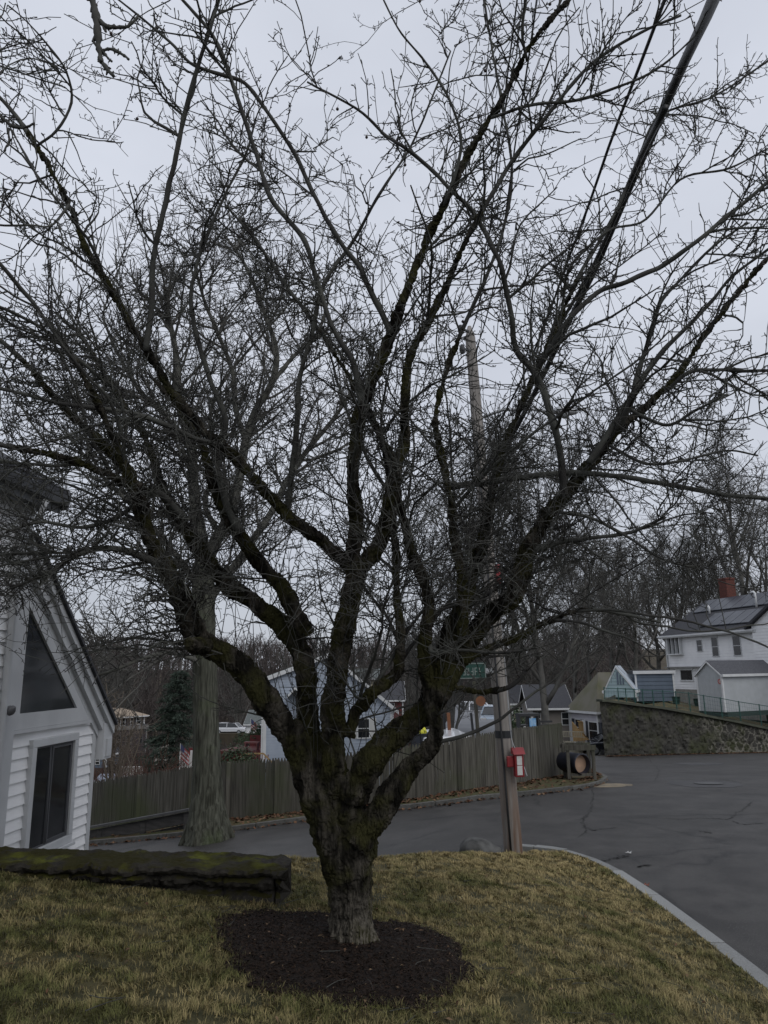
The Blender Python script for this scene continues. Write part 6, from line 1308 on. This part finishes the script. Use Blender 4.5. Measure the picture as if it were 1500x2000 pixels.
# --- cars
def car(name, label, loc, rz, L, W, H, paint, kind='sedan', group=None):
    root = empty(name, loc, rz, label, 'car', group); gz = H*.30
    if kind == 'sedan': low = [(0, .28), (.01, .52), (.05, .60), (.30, .66), (.34, .67), (.80, .68), (.96, .62), (1., .50), (1., .25)]; top = [(.25, .66), (.40, .95), (.50, 1.0), (.66, .99), (.86, .70)]
    else: low = [(0, .28), (.01, .50), (.05, .60), (.22, .62), (.80, .63), (.97, .60), (1., .45), (1., .25)]; top = [(.20, .62), (.33, .95), (.45, 1.0), (.85, .98), (.96, .66)]
    mb = MB(); S = [(-.5, .80), (-.46, .95), (-.40, 1.0), (.40, 1.0), (.46, .95), (.5, .80)]; n = len(low); rings = []
    for y, k in S:
        ring = [(x*L-L/2, y*W, (z*H if z > .3 else z*H*1.0)*k+(1-k)*.5*H*.5) for x, z in low]; rings.append(ring)
    for r in rings: mb.v += r
    for i in range(len(S)-1):
        for k in range(n): a = i*n+k; b = i*n+(k+1) % n; mb.f.append((a, b, b+n, a+n))
    mb.f.append(tuple(range(n-1, -1, -1))); mb.f.append(tuple((len(S)-1)*n+k for k in range(n))); mb.build('body', paint, root, smooth=False, bevel=.03)
    def cab(scale, yb, yt, m, nme, z_off=0.):
        mb = MB(); n = len(top); cx_ = sum(x for x, _ in top)/n; cz = .82
        for y, yy in ((-1, 0), (1, 0)):
            for x, z in top:
                t = (z-.62)/.38; hw = (yb*(1-t)+yt*t)*W; mb.v.append(((cx_+(x-cx_)*scale)*L-L/2, y*hw, (cz+(z-cz)*scale)*H+z_off))
        for k in range(n): a, b = k, (k+1) % n; mb.f.append((a, b, b+n, a+n))
        mb.f.append(tuple(range(n-1, -1, -1))); mb.f.append(tuple(n+k for k in range(n))); return mb.build(nme, m, root, bevel=.015)
    cab(1.0, .455, .36, glass, 'windows')
    mb = MB()
    tp = [(x, z) for x, z in top if z > .9]
    P = [(x*L-L/2, z*H+.012) for x, z in tp]
    mb.prism([Vector((P[0][0], -.365*W, P[0][1])), Vector((P[-1][0], -.365*W, P[-1][1])), Vector((P[-1][0], .365*W, P[-1][1])), Vector((P[0][0], .365*W, P[0][1]))], (0, 0, .03))
    for i, (x, z) in enumerate(top):
        if z > .9: continue
        q = tp[0] if i == 0 else tp[-1]
        for y in (-1, 1): mb.bar((x*L-L/2, y*.455*W, z*H), (q[0]*L-L/2, y*.368*W, q[1]*H+.02), .07)
    xm = .57; 
    for y in (-1, 1): mb.bar((xm*L-L/2, y*.46*W, .66*H), (xm*L-L/2, y*.372*W, .99*H), .06)
    mb.build('roof', paint, root)
    for x in (.19, .80):
        for y in (-1, 1):
            mb = MB(); cx = x*L-L/2; mb.tube([(cx, y*(W/2-.20), .32), (cx, y*(W/2+.01), .32)], .32, 20); wheel = mb.build('wheel', black, root); mb = MB(); mb.tube([(cx, y*(W/2+.012), .32), (cx, y*(W/2+.02), .32)], .20, 14); mb.build('rim', galv, wheel)
    for y in (-1, 1):
        mb = MB(); mb.box(-L/2-.012, -L/2+.06, y*W*.36-.16, y*W*.36+.16, .50*H, .57*H); mb.build('headlight', mat('headlight glass', (.5, .5, .5), .2), root); mb = MB(); mb.box(L/2-.05, L/2+.012, y*W*.36-.16, y*W*.36+.16, .50*H, .58*H); mb.build('tail_light', mat('tail light', (.25, .02, .02), .3), root)
    return root
wpaint = mat('white car paint', (.62, .63, .65), .3, coat=.5); dpaint = mat('dark car paint', (.014, .017, .024), .2, coat=.8); gpaint = mat('grey blue car paint', (.22, .27, .33), .3, coat=.5)
cpos = at(1200, 1482, 50.); car('parked_car', 'dark sedan parked half hidden behind the end of the retaining wall', Vector((at(1129, 1480, 51.5).x+2.35, 51.5, roadz(14, 51.5)-.03)), .07, 4.7, 1.8, 1.32, dpaint)
p = gp(455, 104, at(455, 1434, 104).z); car('parked_car', 'white wagon parked far off left of the blue house', p, math.pi-.15, 4.7, 1.85, 1.55, wpaint, 'suv')
mb = MB(); q = at(455, 1447, 103); mb.box(-4, 3.6, -1, 2.5, -1.2, 1.05); o = mb.build('ground', valleym); o.location = q; o['kind'] = 'structure'
# --- things seen in the gap left of the pole: side street, cars, posts, bin
st = [(at(850, 1446, 30.), 30), (at(1000, 1446, 30), 30), (at(985, 1376, 66), 66), (at(892, 1376, 66), 66)]
mb = MB(); mb.poly([p for p, _ in st]); o = mb.build('side_street', mat('pale sheen asphalt', (.16, .165, .175), .8, (.13, .135, .145), .5)); o['kind'] = 'structure'  # pale grey paints the street's sky reflection into its base colour
car('parked_car', 'grey blue car parked on the side street next to the pole', at(968, 1424, 46)+Vector((0, 0, 0)), 1.4, 4.3, 1.75, 1.4, gpaint); car('parked_car', 'small white car farther up the side street', at(930, 1409, 56), 1.7, 4.3, 1.75, 1.4, wpaint, 'suv')
vp = at(876, 1447, 24.5); VN = empty('white_van', Vector((vp.x, vp.y, -2.3)), rz, 'white van roof showing just above the fence pickets', 'van'); ztop = at(876, 1437, 24.5).z+2.3; mb = MB(); mb.prism([(-.98, 0, .35), (.98, 0, .35), (.98, 0, ztop*.6), (.78, 0, ztop), (-.80, 0, ztop-.05), (-.98, 0, ztop*.6)], (0, 3.2, 0)); VN.rotation_euler = (0, 0, .08); mb.build('body', wpaint, VN, bevel=.06); mb = MB(); mb.box(-.7, .7, -.02, -.004, ztop*.62, ztop*.9); mb.build('windows', glass, VN)
for x in (-.9, .74):
    for y in (.5, 2.6): mb = MB(); mb.tube([(x, y, .3), (x+.18, y, .3)], .32, 14); mb.build('wheel', black, VN)
for px, Yp, lab, c in [(882, 27, 'rusty orange timber post left of the pole, right one of the left pair', rustw), (873, 27.3, 'dark post left of the pole, left one of the left pair', darkm), (931, 26, 'dark post close to the left side of the pole', darkm), (939, 26.2, 'brown timber post carrying a round sign, close to the left side of the pole', fencew)]:
    zt_ = at(px, 1330 if px == 939 else 1392, Yp); zb = at(px, 1500, Yp); mb = MB(); mb.bar((0, 0, 0), (-.12 if px > 900 else -.05, 0, zt_.z-zb.z), .12 if c is not darkm else .08); 
    if px == 939: mb.v  # sign disc added below
    o = mb.build('post', c, bevel=.008); o.location = zb; tag(o, lab, 'post', 'posts behind the fence')
p = at(938, 1369, 26.0); mb = MB(); mb.tube([(0, -.09, 0), (0, -.11, 0)], .17, 20); o = mb.build('round_sign', rustw); o.location = p; tag(o, 'small round reddish sign on the brown post beside the pole', 'sign')
p = at(822, 1450, 25.); BN_ = empty('storage_bin', p, .0, 'dark navy bin with a bright yellow bag on top above the fence', 'bin'); mb = MB(); mb.box(-.33, .35, -.3, .3, -1.5, .27); mb.build('body', mat('navy bin plastic', (.02, .024, .035), .5), BN_, bevel=.03); mb = MB(); mb.tube([(-.05, 0, .26), (-.05, 0, .36), (-.03, 0, .50), (0, 0, .58)], [.24, .26, .2, .05], 14, jit=.15); mb.build('bag', yellow, BN_, smooth=True); mb = MB(); mb.box(-.36, .38, -.33, .33, .272, .30); mb.build('lid', mat('navy bin plastic', (.02, .024, .035), .5), BN_)
# --- red house far behind the blue house
Y = 72; A = at(742, 1420, Y); B = at(788, 1420, Y); rz, w = span(A, B); h_ = at(760, 1367, Y).z-A.z; house('red_house', 'red clapboard house with grey roof right of the blue house', A, rz, w, 7, h_, 1.6, 'gable_x', redw, asph_roof, tw, .25, wins=[('F', w*.42, h_*.52, w*.2, h_*.35)], over=.25)
Y = 98; A = at(690, 1345, Y); B = at(742, 1345, Y); rz, w = span(A, B); h_ = at(700, 1326, Y).z-A.z; house('grey_house', 'distant pale house above the ridge of the blue house', A, rz, w, 7, h_, 1.2, 'gable_x', creamw, grey_roof, tw, 0, wins=[('F', w*.5, h_*.3, w*.15, h_*.4)], over=.25)
# --- brown house with tan roof
Y = 95; A = at(183, 1478, Y); B = at(284, 1478, Y+4); rz, w = span(A, B); h_ = at(235, 1428, Y).z-A.z
house('brown_house', 'dark brown shingled house, lower wing with white corner boards', A, rz, w, 8, h_, .5, 'flat', brown, asph_roof, mat('pale trim', (.16, .155, .15), .6), 0, wins=[('F', w*.08, h_*.35, w*.10, h_*.42), ('F', w*.42, h_*.4, w*.06, h_*.4), ('F', w*.60, h_*.4, w*.09, h_*.4), ('F', w*.85, h_*.4, w*.06, h_*.4)], over=.15)
A2 = at(228, 1428, Y+1.5); B2 = at(281, 1422, Y+5); A2.z = A.z+h_+.2; rz, w = span(A2, B2); h2 = at(250, 1399, Y+3).z-A2.z; house('tan_roofed_house', 'dark brown upper storey with three white windows under a tan hipped roof', A2, rz, w, 6.8, h2, 1.0, 'hip', brown, tan_roof, tw, 0, wins=[('F', w*.12, h2*.25, w*.15, h2*.6, {'panes': (2, 2)}), ('F', w*.48, h2*.25, w*.09, h2*.6, {'panes': (1, 2)}), ('F', w*.70, h2*.25, w*.15, h2*.6, {'panes': (2, 2)})], over=.45)
Y = 62; A = at(178, 1500, Y); B = at(206, 1500, Y); rz, w = span(A, B); h_ = at(190, 1476, Y).z-A.z; house('small_grey_house', 'tiny dark grey gabled outbuilding at the cottage corner', A, rz, w, 3, h_, at(195, 1460, Y).z-A.z-h_, 'gable_y', slatev, asph_roof, tw, 0, wins=[('F', w*.3, h_*.3, w*.25, h_*.5)], over=.1)
Y = 30; A = at(182, 1545, Y); B = at(226, 1545, Y); rz, w = span(A, B); h_ = at(200, 1531, Y).z-A.z; house('low_shed', 'low shed with pale blue grey roof just behind the left fence', A, rz, w, 1.6, h_, .22, 'gable_x', slatev, mat('pale blue roof', (.22, .24, .29), .6, (.18, .2, .25), 6), tw, 0, over=.06, thick=.04)
mb = MB(); A, B = at(226, 1534, 40), at(274, 1534, 40); z1 = at(250, 1498, 40).z; mb.prism([A, B, Vector((B.x, B.y, z1)), Vector((A.x, A.y, z1))], (0, .3, 0)); o = mb.build('garden_wall', mat('pale render', (.30, .285, .26), .9, (.22, .21, .19), 1)); tag(o, 'pale rendered low wall behind the pale multi-stemmed shrub', 'wall')
mb = MB(); A, B = at(300, 1495, 58), at(326, 1490, 58); z1 = at(310, 1452, 58).z; mb.prism([A, B, Vector((B.x, B.y, z1)), Vector((A.x, A.y, z1-.6))], (0, .3, 0)); o = mb.build('stone_pier', concrete); tag(o, 'pale grey stone pier at the edge of the slope below the spruce', 'pier')
# white porch railing and flag left of the oak
A = at(352, 1500, 31); B = at(392, 1496, 31); rz, w = span(A, B); PR = empty('porch', A, rz, 'white porch railing with red boards partly behind the oak trunk', 'porch'); mb = MB(); hh_ = at(352, 1466, 31).z-A.z
for x in (0, w*.52, w): mb.box(x-.04, x+.04, -.04, .04, -.6, hh_)
mb.box(0, w, -.02, .02, hh_*.62, hh_*.70)
for i in range(12): mb.box(w*i/12, w*i/12+.025, -.015, .015, 0, hh_*.62)
mb.build('railing', whitep, PR); mb = MB(); mb.box(w*.3, w*1.4, .3, .36, hh_*.2, hh_*1.1); mb.build('boards', redw, PR)
def flag(loc, label, s=1.):
    root = empty('flag', loc, .2, label, 'flag'); mb = MB(); mb.tube([(0, 0, -.1), (0, 0, 1.1*s)], .012, 6); mb.build('flagpole', whitep, root)
    def st(x0, x1, z0, z1, m, nme):
        mb = MB(); n = 8
        for i in range(n):
            a = x0+(x1-x0)*i/n; b = x0+(x1-x0)*(i+1)/n; f_ = lambda x: .04*math.sin(x*14/s); mb.poly([(a*s, f_(a*s), (z0-a*.9)*s), (b*s, f_(b*s), (z0-b*.9)*s), (b*s, f_(b*s), (z1-b*.9)*s), (a*s, f_(a*s), (z1-a*.9)*s)])
        mb.build(nme, m, root)
    for k in range(7): st(.02, .36, .55+k*.075, .625+k*.075, flagm if k % 2 == 0 else flagw, 'stripe')
    mb = MB(); mb.prism([(.02*s, -.015, .85*s), (.17*s, -.05, .72*s), (.17*s, -.05, .95*s), (.02*s, -.015, 1.08*s)], (0, -.01, 0)); mb.build('canton', flagb, root)
flag(at(350, 1508, 30.5), 'striped flag hanging from the white porch post left of the oak'); flag(at(489, 1442, 60), 'small striped flag in front of the dark shrub left of the blue house', 1.4)
# small cottage, red deck and hedge left of the blue house
Y = 88; A = at(480, 1432, Y); B = at(530, 1432, Y); rz, w = span(A, B); h_ = at(490, 1414, Y).z-A.z; house('white_bungalow', 'small white bungalow with grey roof peeking out left of the blue house', A, rz, w, 6, h_, at(500, 1391, Y).z-A.z-h_, 'gable_x', white, grey_roof, tw, .3, wins=[('F', w*.2, h_*.2, w*.2, h_*.6), ('F', w*.5, h_*.2, w*.2, h_*.6)], over=.25)
A = at(424, 1478, 47); B = at(516, 1476, 46); rz, w = span(A, B); RD = empty('red_deck', A, rz, 'red boarded deck with benches left of the blue house', 'deck'); h_ = at(470, 1443, 47).z-A.z; mb = MB(); mb.box(0, w, 0, 3, -.3, h_*.35); mb.box(w*.2, w, 3, 3.08, h_*.35, h_); mb.build('boards', redw, RD)
mb = MB(); mb.box(w*.25, w*.45, -.1, .1, h_*.42, h_*.5); mb.box(w*.5, w*.8, .4, .7, h_*.75, h_*.83); mb.box(w*.52, w*.54, .4, .7, h_*.35, h_*.75); mb.box(w*.76, w*.78, .4, .7, h_*.35, h_*.75); mb.build('bench', mat('worn red bench', (.20, .07, .065), .6), RD)
A = at(470, 1505, 38); B = at(528, 1500, 38.); rz, w = span(A, B); RF = empty('deck_railing', A, rz, 'red balusters and tan handrail behind the hedge left of the blue house', 'railing'); mb = MB()
for i in range(10): mb.box(w*i/10, w*i/10+.04, 0, .04, -.6, .75)
mb.build('balusters', mat('red baluster', (.17, .04, .03), .7), RF); mb = MB(); mb.bar((0, .02, .8), (w*.75, .02, .8), .07); mb.bar((w*.75, .02, .8), (w*1.1, .02, .3), .07); mb.build('handrail', tanw, RF)
bush('hedge', 'dark evergreen hedge in front of the red deck', at(465, 1508, 37), 1.25, .6, 1.25, shrubg, 2600, .08); bush('evergreen_shrub', 'dark rounded shrub at the left wall of the blue house', at(502, 1442, 50), .55, .5, 1.0, shrubg, 700)
bush('evergreen_shrub', 'dark low shrub behind the white bungalow flag', at(478, 1450, 56), .9, .5, .8, shrubg, 700)
# pots on the terrace
for px, py, lab in ((1321, 1372, 'dark green planter on the terrace at the house corner'), (1363, 1376, 'dark green planter left of the garden shed')):
    p = at(px, py, 44.5); root = empty('planter', p, 0, lab, 'planter'); mb = MB(); mb.tube([(0, 0, -.1), (0, 0, .3), (0, 0, .34)], [.18, .24, .26], 14, cap=True); mb.build('pot', mat('dark green plastic', (.012, .035, .028), .5), root); mb = MB(); mb.tube([(0, 0, .335), (0, 0, .345)], .22, 14); mb.build('soil', mulchm, root)
# ------------------------------------------------------------------ world: overcast sky
w = bpy.data.worlds.new('World'); SC.world = w; w.use_nodes = True; nt = w.node_tree; L = nt.links; bg = nt.nodes['Background']; bg.inputs['Strength'].default_value = .1
sky = N_(nt, 'ShaderNodeTexSky'); sky.sky_type = 'NISHITA'; sky.sun_disc = False; sky.sun_elevation = math.radians(45); sky.sun_rotation = math.radians(144)
tc = N_(nt, 'ShaderNodeTexCoord'); mp = N_(nt, 'ShaderNodeMapping'); mp.inputs['Scale'].default_value = (1, 1, 2.2); L.new(tc.outputs['Generated'], mp.inputs[0])
n = N_(nt, 'ShaderNodeTexNoise', Scale=1.7, Detail=5., Roughness=.5); L.new(mp.outputs[0], n.inputs['Vector'])
r = N_(nt, 'ShaderNodeMapRange'); r.inputs[1].default_value = .3; r.inputs[2].default_value = .7; L.new(n.outputs[0], r.inputs[0])
cm = N_(nt, 'ShaderNodeMix', data_type='RGBA'); cm.inputs[6].default_value = (5.1, 5.38, 6.1, 1); cm.inputs[7].default_value = (6.5, 6.82, 7.6, 1); L.new(r.outputs[0], cm.inputs[0])
sx = N_(nt, 'ShaderNodeSeparateXYZ'); L.new(tc.outputs['Generated'], sx.inputs[0])
rz = N_(nt, 'ShaderNodeMapRange'); rz.inputs[1].default_value = 0; rz.inputs[2].default_value = .6; rz.inputs[3].default_value = .80; rz.inputs[4].default_value = 1.08; L.new(sx.outputs[2], rz.inputs[0])
vm = N_(nt, 'ShaderNodeVectorMath', operation='SCALE'); L.new(cm.outputs[2], vm.inputs[0]); L.new(rz.outputs[0], vm.inputs['Scale'])
mx = N_(nt, 'ShaderNodeMix', data_type='RGBA'); mx.inputs[0].default_value = .93; L.new(sky.outputs[0], mx.inputs[6]); L.new(vm.outputs[0], mx.inputs[7]); L.new(mx.outputs[2], bg.inputs[0])
sun = bpy.data.lights.new('sun', 'SUN'); sun.energy = .9; sun.angle = math.radians(40); sun.color = (1, .97, .93); so = bpy.data.objects.new('sun', sun); COL.objects.link(so)
so.rotation_euler = (math.radians(45), 0, math.radians(36))
SC.view_settings.view_transform = 'Standard'; SC.view_settings.look = 'None'; SC.view_settings.gamma = 1; SC.view_settings.exposure = 0.12
